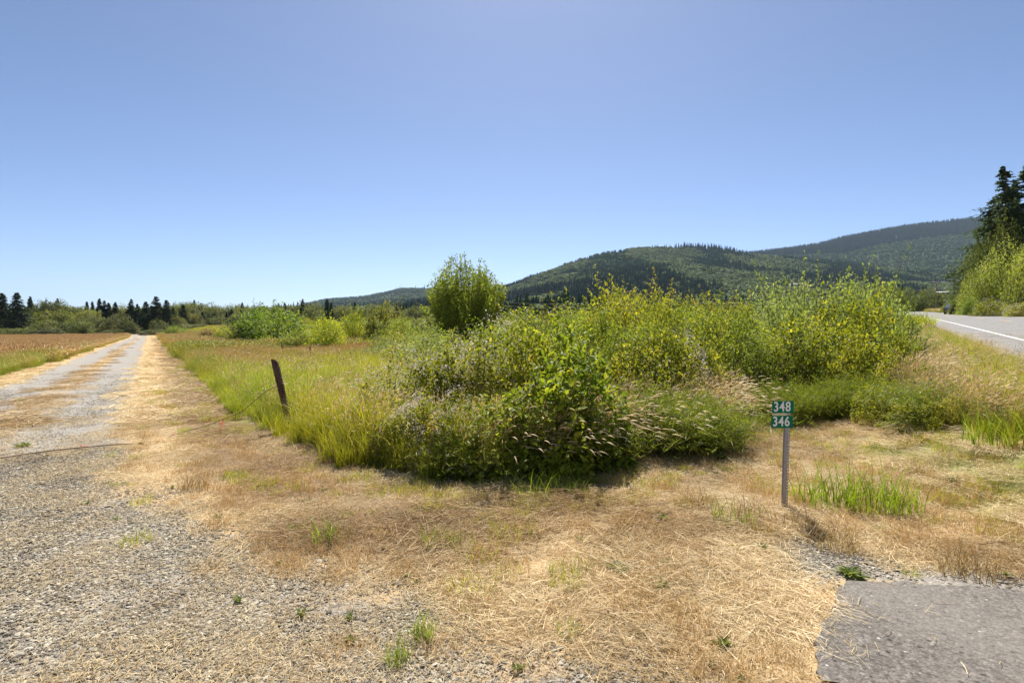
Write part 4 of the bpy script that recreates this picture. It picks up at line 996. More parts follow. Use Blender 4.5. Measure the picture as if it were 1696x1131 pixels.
# ------------------------------------------------------------------ trees
def conifer_parts(seed, n_br=240, per=9, nd=.045, rmax=.2, bare=.06, gaps=0.0, droop=.25, top=1.0):
    r = np.random.RandomState(seed)
    tz = np.linspace(0, 1, 8); TP = np.stack([.01*np.sin(tz*5+seed), .01*np.cos(tz*4), tz], -1)[None]
    TV, TF = tubes(TP, (.018*(1-tz)+.002)[None], 6)
    z = bare+(1-bare)*r.rand(n_br)**.85; a = r.rand(n_br)*6.28
    lump = .65+.7*fbm(z*9+seed, a*1.2, seed, 3)
    L = rmax*np.clip((1-z)**.75, .03, 1)*lump*np.clip((z-bare)*9+.5, .4, 1)*r.uniform(.7, 1.15, n_br)
    if gaps:
        k = fbm(z*7, a*.9+seed, seed+5, 2) > gaps; z, a, L = z[k], a[k], L[k]; n_br = len(z)
    t = np.linspace(0, 1, 4)
    B = np.stack([np.cos(a)[:, None]*L[:, None]*t, np.sin(a)[:, None]*L[:, None]*t, z[:, None]+L[:, None]*(.25*t-droop*2.2*t**2)], -1)
    BV, BF = tubes(B, np.ones((n_br, 1))*np.linspace(.0035, .001, 4)[None], 3)
    m = per; tt = r.uniform(.2, 1.05, (n_br, m)); ii = np.arange(n_br)[:, None]
    x = np.clip(tt*3, 0, 2.999); i0 = x.astype(int); fr = (x-i0)[..., None]
    p = (B[ii, i0]*(1-fr)+B[ii, i0+1]*fr); p = p+r.normal(0, 1, p.shape)*np.array([.12, .12, .06])*L[:, None, None]
    p = p.reshape(-1, 3); q = len(p); ab = np.repeat(a, m)+r.normal(0, .7, q)
    fwd = np.stack([np.cos(ab), np.sin(ab), r.normal(-.35, .3, q)], -1); up = unit(np.array([0, 0, 1.])+rdir(q, r)*.4)
    V, Fc, A = place(LEAF4, p, fwd, up, nd*r.uniform(.5, 1.3, q)*(1.15-.55*np.repeat(z, m)), np.clip(r.rand(q)*.7+.3*np.repeat(r.rand(n_br), m), 0, 1))
    wood = mk_mesh('trunk', np.concatenate([TV, BV]), np.concatenate([TF, BF+len(TV)]), M_bark)
    return {'trunk': wood, 'crown': mk_mesh('crown', V, Fc, M_needle, A)}
def decid_parts(seed, n=6500, leaf=.075, wide=1.0, mat=None, low=.12):
    p = bush_parts(seed, n, leaf, LEAF4, mat=mat or M_tree_leaf, nstem=26, shoots=0, lump=1.6, base=.06, droop=.1, top_shoot=.05, asp=1.0)
    tz = np.linspace(0, 1, 6); TP = np.stack([.02*np.sin(tz*4+seed), .02*np.cos(tz*3), tz*.7-.02], -1)[None]
    TV, TF = tubes(TP, (.035*(1-tz)+.01)[None], 6)
    return {'trunk': mk_mesh('trunk', TV, TF, M_bark), 'limbs': p['stems'], 'crown': p['foliage']}
CO = [conifer_parts(101, 300, 14, .045, .19), conifer_parts(102, 300, 14, .048, .25), conifer_parts(103, 260, 14, .045, .18, bare=.15, gaps=.34)]
DT = [decid_parts(111+k) for k in range(3)]
def tree(name, parts, u, d, topv, rw, label, color=None, group='trees of the far tree line', zb=None, cat='tree'):
    base = on(u, d); h = zat(topv, d)-base.z
    plant(name, parts, (base.x, base.y, base.z-.1), (rw if rw > 3 or name != 'conifer' else h, )*2+(h,), rs.uniform(0, 6.28), label, cat, group, color)
def con(u, d, tv, k, label, wf=1.0, color=None):
    base = on(u, d); h = zat(tv, d)-base.z
    plant('conifer', CO[k], (base.x, base.y, base.z-.1), (h*wf*1.2, h*wf*1.2, h), rs.uniform(0, 6.28), label, 'conifer', 'trees of the far tree line', color)
def dec(u, d, tv, w, k, label, color=None):
    base = on(u, d); h = zat(tv, d)-base.z; rw = max(w, 40)/2/F*d/.95; color = tuple(a*b for a, b in zip(color or (1, 1, 1), (.82, .76, .95)))
    plant('broadleaf_tree', DT[k % 3], (base.x, base.y, base.z-.1), (rw, rw, h/1.0), rs.uniform(0, 6.28), label, 'tree', 'trees of the far tree line', color)
CN = [(-22, 196, 492, 1, 1.2, 'dark conifer cut by the left edge of the photo'), (6, 200, 485, 0, 1.3, 'dark conifer beside the left edge of the photo'),
 (30, 196, 484, 1, 1.15, 'tallest dark conifer at the left end of the tree line'), (44, 205, 508, 1, 1.0, 'short conifer leaning on the leftmost dark group'),
 (145, 250, 499, 0, .8, 'left of two small conifers above the pale green mound'), (154, 252, 499, 0, .8, 'right of two small conifers above the pale green mound'),
 (166, 245, 494, 0, .9, 'pointed conifer leading the group of three'), (174, 246, 497, 2, 1.1, 'middle conifer of the group of three'),
 (181, 246, 501, 0, 1.0, 'shortest conifer of the group of three'), (192, 240, 500, 1, .95, 'lone conifer between the group of three and the dark stand'),
 (217, 212, 501, 1, 1.2, 'conifer at the left side of the dark stand by the track end'), (229, 214, 503, 1, 1.0, 'second conifer of the dark stand'),
 (243, 208, 499, 1, 1.15, 'blackest conifer of the stand where the track ends'), (252, 212, 506, 0, 1.3, 'conifer filling the gap in the dark stand'),
 (260, 206, 490, 2, 1.5, 'tall ragged flat-topped conifer at the end of the track'), (277, 207, 496, 2, 1.3, 'ragged conifer right of the flat-topped one'),
 (287, 214, 508, 1, 1.1, 'short conifer at the right side of the dark stand'), (304, 230, 504, 1, 1.2, 'pointed conifer right of the track end'),
 (321, 262, 512, 0, 1.0, 'small conifer above the yellow green shrub'), (336, 240, 516, 1, 1.5, 'broad dark conifer behind the brownish shrub'),
 (357, 275, 514, 0, 1.0, 'small pointed conifer left of the far tree group'), (366, 280, 518, 1, 1.0, 'smallest conifer on the skyline right of the track'),
 (384, 270, 511, 1, 1.3, 'rounded conifer left of the arching pair'), (399, 270, 513, 0, 1.2, 'conifer partly behind the arching pair'),
 (376, 280, 517, 0, 1.2, 'conifer between the rounded one and the small ones')]
for u, d, tv, k, wf, lab in CN: con(u, d, tv, k, lab, wf)
DN = [(60, 262, 503, 26, (.9, 1, 1), 'greyish broadleaf tree behind the pale mound, leftmost'), (72, 258, 501, 22, None, 'greyish broadleaf tree behind the pale mound, second'),
 (84, 260, 499, 24, (.9, 1, 1), 'rounded broadleaf tree, tallest behind the pale mound'), (99, 262, 499, 18, None, 'narrow broadleaf tree behind the pale mound'),
 (112, 262, 507, 18, None, 'small broadleaf tree right of the narrow one'), (126, 262, 509, 26, (.9, 1, 1), 'low broadleaf tree left of the two small conifers'),
 (68, 205, 515, 56, (1.6, 1.7, 1.1), 'pale green mounded tree right of the dark left group'), (105, 208, 513, 60, (1.6, 1.7, 1.1), 'pale green mounded tree in the middle of the mound'),
 (143, 210, 513, 58, (1.7, 1.8, 1.1), 'pale green mounded tree under the two small conifers'), (70, 196, 530, 50, (1.35, 1.5, 1.1), 'lower pale green tree in front of the mound'),
 (112, 195, 528, 50, (1.3, 1.45, 1.1), 'lower olive green tree in front of the mound'), (152, 196, 524, 46, (.95, 1.05, 1.0), 'dark mounded tree left of the grey green one'),
 (187, 190, 521, 56, (1.05, 1.1, 1.1), 'big grey green mounded tree left of the track end'), (214, 188, 527, 40, (1.0, 1.1, 1.0), 'grey green mounded tree sloping to the track end'),
 (136, 182, 532, 24, (1.1, 1.3, 1.1), 'small round tree standing before the mounded trees'), (200, 240, 506, 22, (1.4, 1.4, 1), 'pale tree top between conifers left of the dark stand'),
 (90, 180, 541, 30, (1.0, 1.1, 1.1), 'low grey green bush at the edge of the field'), (25, 172, 543, 44, (1.1, 1.3, 1.0), 'low wide bush under the dark left conifers'),
 (-5, 168, 544, 40, (1.3, 1.4, 1.0), 'low green bush at the left edge of the field'), (176, 180, 545, 22, (1.1, 1.2, 1.1), 'smallest bush at the foot of the grey green mounds'),
 (62, 178, 546, 26, (.6, .7, .7), 'dark low bush on the edge of the brown field'), (270, 196, 530, 24, (.9, 1.0, .9), 'dull green tree under the ragged conifers'),
 (296, 215, 524, 26, (1.5, 1.5, 1.0), 'lighter green tree right of the dark stand'), (318, 235, 518, 30, (1.4, 1.4, 1.0), 'light green tree behind the yellow green shrub'),
 (332, 262, 512, 26, (.9, 1, 1), 'rounded tree on the skyline right of the track'), (346, 265, 510, 20, (.9, 1, 1), 'open-crowned tree on the skyline right of the track'),
 (310, 200, 537, 26, (1.2, 1.3, 1), 'grey green bush behind the end of the track, right'), (328, 205, 536, 24, (1.2, 1.3, 1), 'grey green bush left of the brownish shrub'),
 (352, 230, 524, 26, (1.1, 1.2, .9), 'dull green tree above the bright yellow shrub'), (391, 240, 519, 26, (1.0, 1.1, 1), 'dark green tree left behind the arching pair'),
 (415, 250, 516, 26, (1.0, 1.1, 1), 'dark tree straight behind the arching pair'), (248, 178, 545, 14, (1.0, 1.1, 1), 'tiny grey bush left of where the track ends')]
for i, (u, d, tv, w_, colr, lab) in enumerate(DN): dec(u, d, tv, w_, i, lab, colr)
def backwood():     # the wood behind the first trees, so no bare horizon shows
    n = 620; U = rs.uniform(-140, 800, n); D = rs.uniform(270, 480, n)
    h = rs.uniform(9, 15.5, n)*np.interp(U, [-140, 60, 400, 800], [1.1, 1.0, .95, .8]); kind = (rs.rand(n) < .86); h = h*np.where(kind, 1, rs.uniform(.7, 1.15, n))
    X = (U-U0)/F*D; wd = np.where(kind, h*.55, h); hh_ = np.where(kind, h*.72, h*1.05)
    idx = np.where(kind, 2+rs.randint(0, 3, n), rs.randint(0, 2, n))
    scatter('background_wood', [CO[0]['crown'], CO[1]['crown']]+[d_['crown'] for d_ in DT], X, D, np.stack([wd, wd, hh_], -1), 'wood behind the far tree line', idx=idx, tint=np.clip(rs.normal(.35, .15, n), 0, 1))
backwood()

# right-hand trees across the road
def old_conifer(seed, n_br=520, per=34, nd=.026):
    return conifer_parts(seed, n_br, per, nd, .25, bare=.04, gaps=.44, droop=.16)
OC = [old_conifer(121), old_conifer(124)]
def rtree(name, parts, u, d, tv, w, label, color=None, cat='tree', group='trees across the road', lift=0):
    base = on(u, d); h = zat(tv, d)-base.z
    rw = w/2/F*d/.95 if name != 'conifer' else h*w
    plant(name, parts, (base.x, base.y, base.z-.2), (rw, rw, h/(1.0)), rs.uniform(0, 6.28), label, cat, group, color)
DT2 = [decid_parts(131+k, 18000, .036) for k in range(2)]
rtree('conifer', OC[0], 1654, 92, 277, 1.25, 'tall ragged conifer with bare trunk, left of the pair across the road', (1.4, 1.4, 1.2), cat='conifer')
rtree('conifer', OC[1], 1692, 95, 272, 1.35, 'tall conifer cut by the right edge of the photo', (1.4, 1.4, 1.2), cat='conifer')
rtree('conifer', OC[0], 1735, 90, 290, 1.2, 'conifer mostly outside the right edge of the photo', (1.4, 1.4, 1.2), cat='conifer')
rtree('conifer', OC[1], 1642, 98, 345, 1.4, 'short broad conifer at the left flank of the dark group', (1.4, 1.4, 1.2), cat='conifer')
rtree('conifer', OC[0], 1676, 96, 300, 1.5, 'dense conifer between the two tall ones', (1.4, 1.4, 1.2), cat='conifer')
rtree('broadleaf_tree', DT2[0], 1690, 90, 345, 150, 'dark broadleaf tree under the tall conifers', (.75, .85, .7))
rtree('broadleaf_tree', DT2[1], 1645, 88, 372, 118, 'dark olive tree leaning over the road under the conifers', (.72, .8, .6))
rtree('broadleaf_tree', DT2[0], 1622, 96, 412, 60, 'dark tree at the left side of the group across the road', (.6, .75, .6))
M_leaf_pale = leafmat('pale_willow_leaf', [(0, (0.166, 0.198, 0.030)), (.5, (0.333, 0.366, 0.050)), (1, (0.478, 0.475, 0.100))], trans=.45, rough=.45)
WL = [bush_parts(141+k, 16000, .042, LEAF4, lump=1.7, mat=M_leaf_pale, nstem=90, shoots=40, top_shoot=.06, asp=1.2) for k in range(2)]
def rb(parts, u, d, tv, w, label, color=None, k=0, name='willow_shrub'):
    base = on(u, d); h = zat(tv, d)-base.z; rw = w/2/F*d/.95
    plant(name, parts[k % len(parts)], (base.x, base.y, base.z-.2), (rw, rw, h/(1.18 if parts is WL else 1.5)), rs.uniform(0, 6.28), label, 'shrub', 'shrubs across the road', color)
rb(WL, 1668, 70, 410, 120, 'large pale yellow green willow across the road', None, 0)
rb(WL, 1712, 66, 402, 110, 'pale willow cut by the right edge of the photo', None, 1)
rb(WL, 1626, 72, 448, 66, 'lower pale willow shrub sloping down to the poles', None, 1)
rb(SG, 1586, 78, 486, 36, 'dark green shrub beside the utility poles', (1.5, 1.6, .8), 0, 'roadside_shrub')
rb(SG, 1606, 70, 490, 34, 'deep green shrub at the foot of the pale willows', (1.4, 1.7, .7), 1, 'roadside_shrub')
rb(BRF, 1640, 62, 496, 60, 'low bramble bank below the pale willows', (1.2, 1.2, 1.0), 0, 'roadside_shrub')
rb(BRF, 1690, 58, 498, 60, 'low bramble bank at the right edge across the road', (1.2, 1.2, 1.0), 1, 'roadside_shrub')
rb(SG, 1566, 100, 500, 24, 'small pale shrub where the road bends away', (1.7, 1.7, 1.0), 1, 'roadside_shrub')
# trees behind the road bend
for i, (u, d, tv, w_, colr, lab) in enumerate([
 (1490, 130, 478, 46, (1.1, 1.2, .9), 'green tree behind the road bend, left'), (1520, 140, 485, 40, (.8, .9, .8), 'dark green tree left of the utility poles'),
 (1462, 120, 470, 50, (1.3, 1.3, .9), 'olive tree behind the tallest willow bush'), (1545, 230, 478, 50, (1.2, 1.2, .9), 'tree behind the utility poles'),
 (1578, 240, 472, 50, (1.2, 1.3, 1.0), 'lighter tree behind the right utility pole'), (1420, 160, 470, 60, (.9, 1.0, .9), 'dark tree behind the right hump of the thicket'),
 (1610, 200, 465, 50, (1.2, 1.2, 1), 'tree between the poles and the dark conifers')]):
    base = on(u, d); h = zat(tv, d)-base.z; rw = w_/2/F*d/.95
    plant('broadleaf_tree', DT[i % 3], (base.x, base.y, base.z-.1), (rw, rw, h), rs.uniform(0, 6), lab, 'tree', 'trees behind the road bend', colr)

# ------------------------------------------------------------------ hillside house
M_wall = plain('pale_siding', (.55, .54, .52), .8); M_roof = plain('grey_roof', (.30, .30, .31), .7); M_glass = plain('dark_window', (.03, .035, .04), .2)
def box(x0, x1, y0, y1, z0, z1):
    V = np.array([[x, y, z] for z in (z0, z1) for y in (y0, y1) for x in (x0, x1)], float)
    Fq = np.array([[0, 2, 3, 1], [4, 5, 7, 6], [0, 1, 5, 4], [2, 6, 7, 3], [0, 4, 6, 2], [1, 3, 7, 5]]); return V, Fq
def boxes(bs):
    Vs, Fs = [], []
    for k, b in enumerate(bs): V, Fq = box(*b); Vs.append(V); Fs.append(Fq+8*k)
    return np.concatenate(Vs), np.concatenate(Fs)
hz = float(HA.z(np.array(1318.), np.array(1372.)))
hr = bpy.data.objects.new('hillside_house', None); C.objects.link(hr); hr.location = ((1318-U0)/F*1372, 1372, hz-1); hr.rotation_euler = (0, 0, -.3)
hr['label'] = 'long low pale house in a clearing on the wooded hill'; hr['category'] = 'house'
obj('wall', mk_mesh('wall', *boxes([(-13, 13, -4, 4, 0, 4.2)]), M_wall), hr)
V = np.array([[-14, -5, 4.2], [14, -5, 4.2], [14, 5, 4.2], [-14, 5, 4.2], [-14, 0, 6.6], [14, 0, 6.6]], float)
obj('roof', mk_mesh('roof', V, [np.array([[0, 1, 5, 4], [3, 4, 5, 2], [0, 3, 2, 1]]), np.array([[0, 4, 3], [1, 2, 5]])], M_roof), hr)
wm = mk_mesh('window', *boxes([(-1.4, 1.4, -4.06, -3.9, 1.6, 3.4)]), M_glass)
for x in (-10, -5, 0, 5, 10): obj('window', wm, hr, loc=(x, 0, 0))

# ------------------------------------------------------------------ utility poles and wires
M_pole = plain('pole_wood', (.20, .17, .15), .9, noise=(.32, .29, .26), scale=5, stretch=(1, 1, .15))
M_ins = plain('insulator', (.35, .36, .38), .3); M_wire = plain('wire_metal', (.32, .32, .33), .5); M_lw = plain('wire_sleeve', (.62, .62, .62), .5)
def cyl(p0, p1, r0, r1, n=10):
    P = np.array([[p0, p1]], float); V, Fq = tubes(P, np.array([[r0, r1]]), n)
    return V, Fq
def utility_pole(u, d, tv, label, arm=True):
    b = on(u, d); h = zat(tv, d)-b.z
    r_ = bpy.data.objects.new('utility_pole', None); C.objects.link(r_); r_.location = b; r_['label'] = label; r_['category'] = 'utility pole'; r_['group'] = 'utility poles along the road'
    obj('pole', mk_mesh('pole', *cyl((0, 0, -.3), (0, 0, h), .22, .15), M_pole), r_)
    if arm:
        obj('crossarm', mk_mesh('crossarm', *boxes([(-1.3, 1.3, -.08, .08, h-.75, h-.55)]), M_pole), r_)
        for x in (-1.2, -.55, .55, 1.2): obj('insulator', mk_mesh('insulator', *cyl((x, 0, h-.55), (x, 0, h-.32), .07, .045, 6), M_ins), r_)
        obj('transformer', mk_mesh('transformer', *cyl((.38, -.1, h-2.6), (.38, -.1, h-1.7), .24, .24), M_ins), r_)
    return Vector((b.x, b.y, b.z+h))
P1 = utility_pole(1549, 150, 464, 'left utility pole by the road bend')
P2 = utility_pole(1578, 125, 460, 'right and taller utility pole by the road bend')
P3 = utility_pole(1563, 190, 484, 'short far utility pole between the two others', False)
P4 = utility_pole(1536, 215, 480, 'faint far utility pole left of the others')
PL = Vector(((830-U0)/F*330, 330, zat(500, 330))); PR = Vector(((1760-U0)/F*62, 62, zat(432, 62)))
PL2 = Vector(((1120-U0)/F*250, 250, zat(494, 250)))
def wire(a, b, sag, rad, label, mat=None, name='overhead_wire'):
    t = np.linspace(0, 1, 24); P = np.array([list(a.lerp(b, q)-Vector((0, 0, sag*4*q*(1-q)))) for q in t])[None]
    V, Fq = tubes(P, np.full((1, 24), rad), 4)
    obj(name, mk_mesh(name, V, Fq, mat or M_wire), label=label, cat='wire', group='overhead wires')
for k, (dz, off) in enumerate(((-.3, -1.2), (-.3, 1.2), (-1.8, 0))):
    o_ = Vector((off, 0, dz))
    wire(P2+o_, PR+o_, 1.2, .022, ['upper overhead wire from the taller pole toward the conifers, left side', 'upper overhead wire from the taller pole toward the conifers, right side', 'lower overhead wire from the taller pole toward the conifers'][k])
    wire(P1+o_, P2+o_, .5, .022, ['upper left wire between the two main utility poles', 'upper right wire between the two main utility poles', 'lower wire between the two main utility poles'][k])
    wire(P4+o_, P1+o_, .8, .022, ['upper left wire from the faint pole to the left pole', 'upper right wire from the faint pole to the left pole', 'lower wire from the faint pole to the left pole'][k])
wire(P4, PL2, 1.5, .04, 'upper power line running low over the thicket toward the hill'); wire(P4-Vector((0, 0, 1.9)), PL2-Vector((0, 0, 1.7)), 1.5, .04, 'lower power line running low over the thicket toward the hill')
wire(PL2, PL, 2.0, .05, 'upper power line crossing behind the upright bush'); wire(PL2-Vector((0, 0, 1.7)), PL-Vector((0, 0, 2.0)), 2.0, .05, 'lower power line crossing behind the upright bush')
wire(Vector((P1.x, P1.y, zat(484, P1.y))), Vector(((1598-U0)/F*118, 118, zat(480, 118))), .15, .11, 'thick pale cable bundle running past the two utility poles', M_lw, 'cable_bundle')

# ------------------------------------------------------------------ distant car on the road
M_car = plain('dark_car_paint', (.02, .02, .025), .25, spec=.6); M_tyre = plain('tyre', (.015, .015, .015), .9)
def build_car():
    a = 100; L = 9.2+float(bendL(np.array(a))); x, y = a*RX+L*RY, a*RY-L*RX; z = float(road_z(a))+.02
    r_ = bpy.data.objects.new('car', None); C.objects.link(r_); r_.location = (x, y, z); r_.rotation_euler = (0, 0, -R(26)); r_['label'] = 'small dark car far away where the road bends'; r_['category'] = 'car'
    pr = [(-2.1, .35), (-2.15, .75), (-1.5, .92), (-.9, 1.38), (.7, 1.42), (1.5, .95), (2.1, .85), (2.15, .35)]
    n = len(pr); V = np.array([[sx*(.85 if p[1] < 1.2 else .68), p[0], p[1]] for sx in (-1, 1) for p in pr])
    Fq = np.array([[i, (i+1) % n, n+(i+1) % n, n+i] for i in range(n)])
    me = mk_mesh('body', V, [Fq, np.array([list(range(n))[::-1]]), np.array([list(range(n, 2*n))])], M_car); obj('body', me, r_)
    obj('windscreen', mk_mesh('windscreen', *boxes([(-.6, .6, -1.42, -1.3, .98, 1.3)]), M_glass), r_)
    wmesh = mk_mesh('wheel', *cyl((-.12, 0, 0), (.12, 0, 0), .32, .32, 12), M_tyre)
    for sx in (-.78, .78):
        for sy in (-1.35, 1.35): obj('wheel', wmesh, r_, loc=(sx, sy, .32))
build_car()

# ------------------------------------------------------------------ leaning wooden post, wire, ribbons
def wood_mat():
    m, t, out = newmat('weathered_wood')
    tc = N(t, 'ShaderNodeTexCoord'); mp = N(t, 'ShaderNodeMapping'); mp.inputs['Scale'].default_value = (40, 40, 3); t.links.new(tc.outputs['Object'], mp.inputs[0])
    n = N(t, 'ShaderNodeTexNoise', i_Scale=1.0, i_Detail=8.0, i_Roughness=0.7); t.links.new(mp.outputs[0], n.inputs['Vector'])
    n2 = N(t, 'ShaderNodeTexNoise', i_Scale=7.0, i_Detail=4.0); t.links.new(tc.outputs['Object'], n2.inputs['Vector'])
    c = ramp(t, n.outputs['Fac'], [(.32, (.035, .02, .014)), (.55, (.11, .06, .042)), (.75, (.24, .16, .12))])
    c = mixc(t, ramp(t, n2.outputs['Fac'], [(.5, (0, 0, 0)), (.7, (.6, .6, .6))]), c, (.22, .19, .17))
    p = N(t, 'ShaderNodeBsdfPrincipled'); p.inputs['Roughness'].default_value = .85; t.links.new(c, p.inputs['Base Color'])
    b = N(t, 'ShaderNodeBump', i_Strength=.9, i_Distance=.012); t.links.new(n.outputs['Fac'], b.inputs['Height']); t.links.new(b.outputs[0], p.inputs['Normal'])
    t.links.new(p.outputs[0], out.inputs[0]); return m
M_wood = wood_mat()
M_rust = plain('rusty_wire', (.10, .055, .035), .7, noise=(.20, .12, .08), scale=60)
M_ribbon = leafmat('pink_tape', [(0, (.75, .22, .13)), (1, (.85, .30, .20))], trans=.5, tgain=(1, .8, .8), objcol=False)
def build_post():
    b = at(482, 712); d = b.y; top = Vector(((456.5-U0)/F*d, d-.06, zat(597, d)))
    ax = top-b; H = ax.length
    r_ = bpy.data.objects.new('wooden_post', None); C.objects.link(r_); r_.location = b; r_.rotation_mode = 'QUATERNION'; r_.rotation_quaternion = ax.to_track_quat('Z', 'Y')
    r_['label'] = 'weathered dark wooden fence post leaning left at the edge of the tall grass'; r_['category'] = 'fence post'
    n = 22; k = 26; zz = np.linspace(-.25, 1, k)*H; a = np.arange(n)/n*2*math.pi
    rr = np.random.RandomState(4); sq = 1/np.maximum(np.abs(np.cos(a)), np.abs(np.sin(a)))**.75
    groove = rr.uniform(-.007, .004, n)
    V = []
    for i, z in enumerate(zz):
        f = z/H
        wob = fbm(np.full(n, f*5), np.arange(n)*.6, 3, 2)*.014-.007
        rad = (.056+.006*max(f, 0))*sq*.95+groove+wob
        if f > .9: rad = rad-(f-.9)*.12*(rr.rand(n))
        zt = z+(0.035*np.cos(a+1)+rr.uniform(-.02, .015, n) if i == k-1 else 0)
        V.append(np.stack([rad*np.cos(a)*1.02, rad*np.sin(a)*.78, z*np.ones(n) if i < k-1 else zt], -1))
    V = np.concatenate(V); i = np.arange(k-1)[:, None]*n; j = np.arange(n)[None]
    Fq = np.stack([i+j, i+(j+1) % n, i+n+(j+1) % n, i+n+j], -1).reshape(-1, 4)
    V = np.concatenate([V, [[0, 0, H-.012]]]); c = len(V)-1; j = np.arange(n); Ft = np.stack([(k-1)*n+j, (k-1)*n+(j+1) % n, np.full(n, c)], -1)
    obj('shaft', mk_mesh('shaft', V, [Fq, Ft], M_wood), r_)
    # old wire loops and a knot of wood on its side
    for zc, mt in ((H*.74, M_rust), (H*.66, M_rust), (H*.62, M_lw)):
        t = np.linspace(0, 2*math.pi, 25); P = np.stack([.067*np.cos(t), .056*np.sin(t), zc+.012*np.sin(t+1)], -1)[None]
        if mt is M_lw: P = P[:, 13:19]
        V2, F2 = tubes(P, np.full((1, P.shape[1]), .0045), 4); obj('wire_loop' if mt is M_rust else 'staple', mk_mesh('wire_loop', V2, F2, mt), r_)
    K = ICO[0]*np.array([.035, .03, .05])*(1+rr.uniform(-.2, .2, (12, 1)))+np.array([-.075, -.02, H*.72]); obj('wood_knot', mk_mesh('wood_knot', K, ICO[1], M_wood), r_)
    q = r_.rotation_quaternion
    return b+q @ Vector((-.07, -.04, H*.64)), b+q @ Vector((.06, 0, H*.62))
WA, WB = build_post()
pts = [WA]
g1 = at(283, 725); m1 = at(412, 665)
def tube_path(name, pts, rad, mat, label=None, cat=None, group=None, parent=None):
    P = np.array([list(p) for p in pts]); 
    t = np.linspace(0, len(P)-1, (len(P)-1)*10+1); i0 = np.minimum(t.astype(int), len(P)-2); fr = t-i0
    def cr(a, b, c, d, f): return .5*((2*b)+(-a+c)*f+(2*a-5*b+4*c-d)*f**2+(-a+3*b-3*c+d)*f**3)
    Pe = np.concatenate([[2*P[0]-P[1]], P, [2*P[-1]-P[-2]]])
    Q = np.stack([cr(Pe[i], Pe[i+1], Pe[i+2], Pe[i+3], f) for i, f in zip(i0, fr)])
    V, Fq = tubes(Q[None], np.full((1, len(Q)), rad), 5)
    return obj(name, mk_mesh(name, V, Fq, mat), parent, label=label, cat=cat, group=group)
G1 = g1+Vector((0, 0, .03))
def lerp3(f, lift): p = WA.lerp(G1, f); return Vector((p.x, p.y, p.z+lift))
wr = tube_path('fence_wire', [WA, lerp3(.12, .0), lerp3(.3, -.10), lerp3(.36, -.13), lerp3(.5, -.12), lerp3(.7, -.09), lerp3(.88, -.03), G1], .0055, M_rust,
               'rusty wire sagging from the leaning post down to the mown grass', 'wire')
a1 = at(205, 739); a2 = at(140, 746); a3 = at(70, 753); a4 = at(0, 764); a5 = at(-60, 775)
tube_path('ground_wire', [G1, at(262, 731)+Vector((0, 0, -.03)), at(235, 736)+Vector((0, 0, -.01)), a1+Vector((0, 0, .03)), a2+Vector((0, 0, .045)), a3+Vector((0, 0, .04)), a4+Vector((0, 0, .04)), a5+Vector((0, 0, .04))], .0075, M_rust,
          'dark wire lying across the gravel track', 'wire')
def ribbon(p, ln, tails, label, name='marker_ribbon', flat=False):
    r_ = bpy.data.objects.new(name, None); C.objects.link(r_); r_.location = p; r_['label'] = label; r_['category'] = 'ribbon'; r_['group'] = 'pink marker ribbons'
    for q in range(tails):
        k = 12; t = np.linspace(0, 1, k); tw = t*3+q; ox = .035*(q-.5)*t+.015*np.sin(t*6+q)
        c = np.stack([ox+(.8*ln*t if flat else 0), .02*np.sin(t*4+q*2), -ln*t*(.06 if flat else 1)+(.0 if not flat else .01)], -1); wv = np.stack([np.cos(tw), np.sin(tw), 0*t if not flat else .3*np.sin(tw)], -1)*.008
        V = np.concatenate([c-wv, c+wv]); i = np.arange(k-1); Fq = np.stack([i, i+1, i+1+k, i+k], -1)
        obj('tail', mk_mesh('tail', V, Fq, M_ribbon, {'var': np.linspace(0, 1, 2*k)}), r_)
ribbon(lerp3(.55, -.115), .26, 2, 'pink ribbon hanging from the middle of the sagging wire')
ribbon(G1+Vector((0, 0, .02)), .12, 2, 'pink ribbon knotted where the sagging wire meets the ground', flat=True)
ribbon(a2+Vector((-.1, 0, .06)), .22, 2, 'pink ribbon tied to the wire lying across the gravel', flat=True)

# thin posts in the brown grass
M_tpost = plain('thin_post', (.07, .045, .035), .8, noise=(.15, .10, .08), scale=15)
for i, (u, v, tvv, lab) in enumerate([(349, 565, 552, 'farthest thin fence post by the bright yellow shrub'), (384, 572, 558, 'thin fence post right of the bright yellow shrub'),
    (399, 573, 557, 'thicker thin post in the middle of the far fence row'), (415, 580, 560, 'thin fence post in front of the small yellow shrub'),
    (468, 590, 568, 'thin fence post right of the small yellow shrub'), (515, 598, 574, 'dark thin fence post above and right of the leaning post'), (582, 606, 585, 'nearest thin fence post sunk in the green grass')]):
    b = at(u, v+6); h = zat(tvv, b.y)-b.z
    r_ = bpy.data.objects.new('thin_fence_post', None); C.objects.link(r_); r_.location = b; r_.rotation_euler = (rs.normal(0, .03), rs.normal(0, .04), rs.rand()*3); r_['label'] = lab; r_['category'] = 'fence post'; r_['group'] = 'thin posts of the old field fence'
    wv = .035
    obj('shaft', mk_mesh('shaft', *cyl((0, 0, -.2), (0, 0, h), wv, wv*.85, 6), M_tpost), r_)
    obj('cap', mk_mesh('cap', *cyl((0, 0, h), (0, 0, h+.03), wv*.9, wv*.5, 6), M_rust), r_)

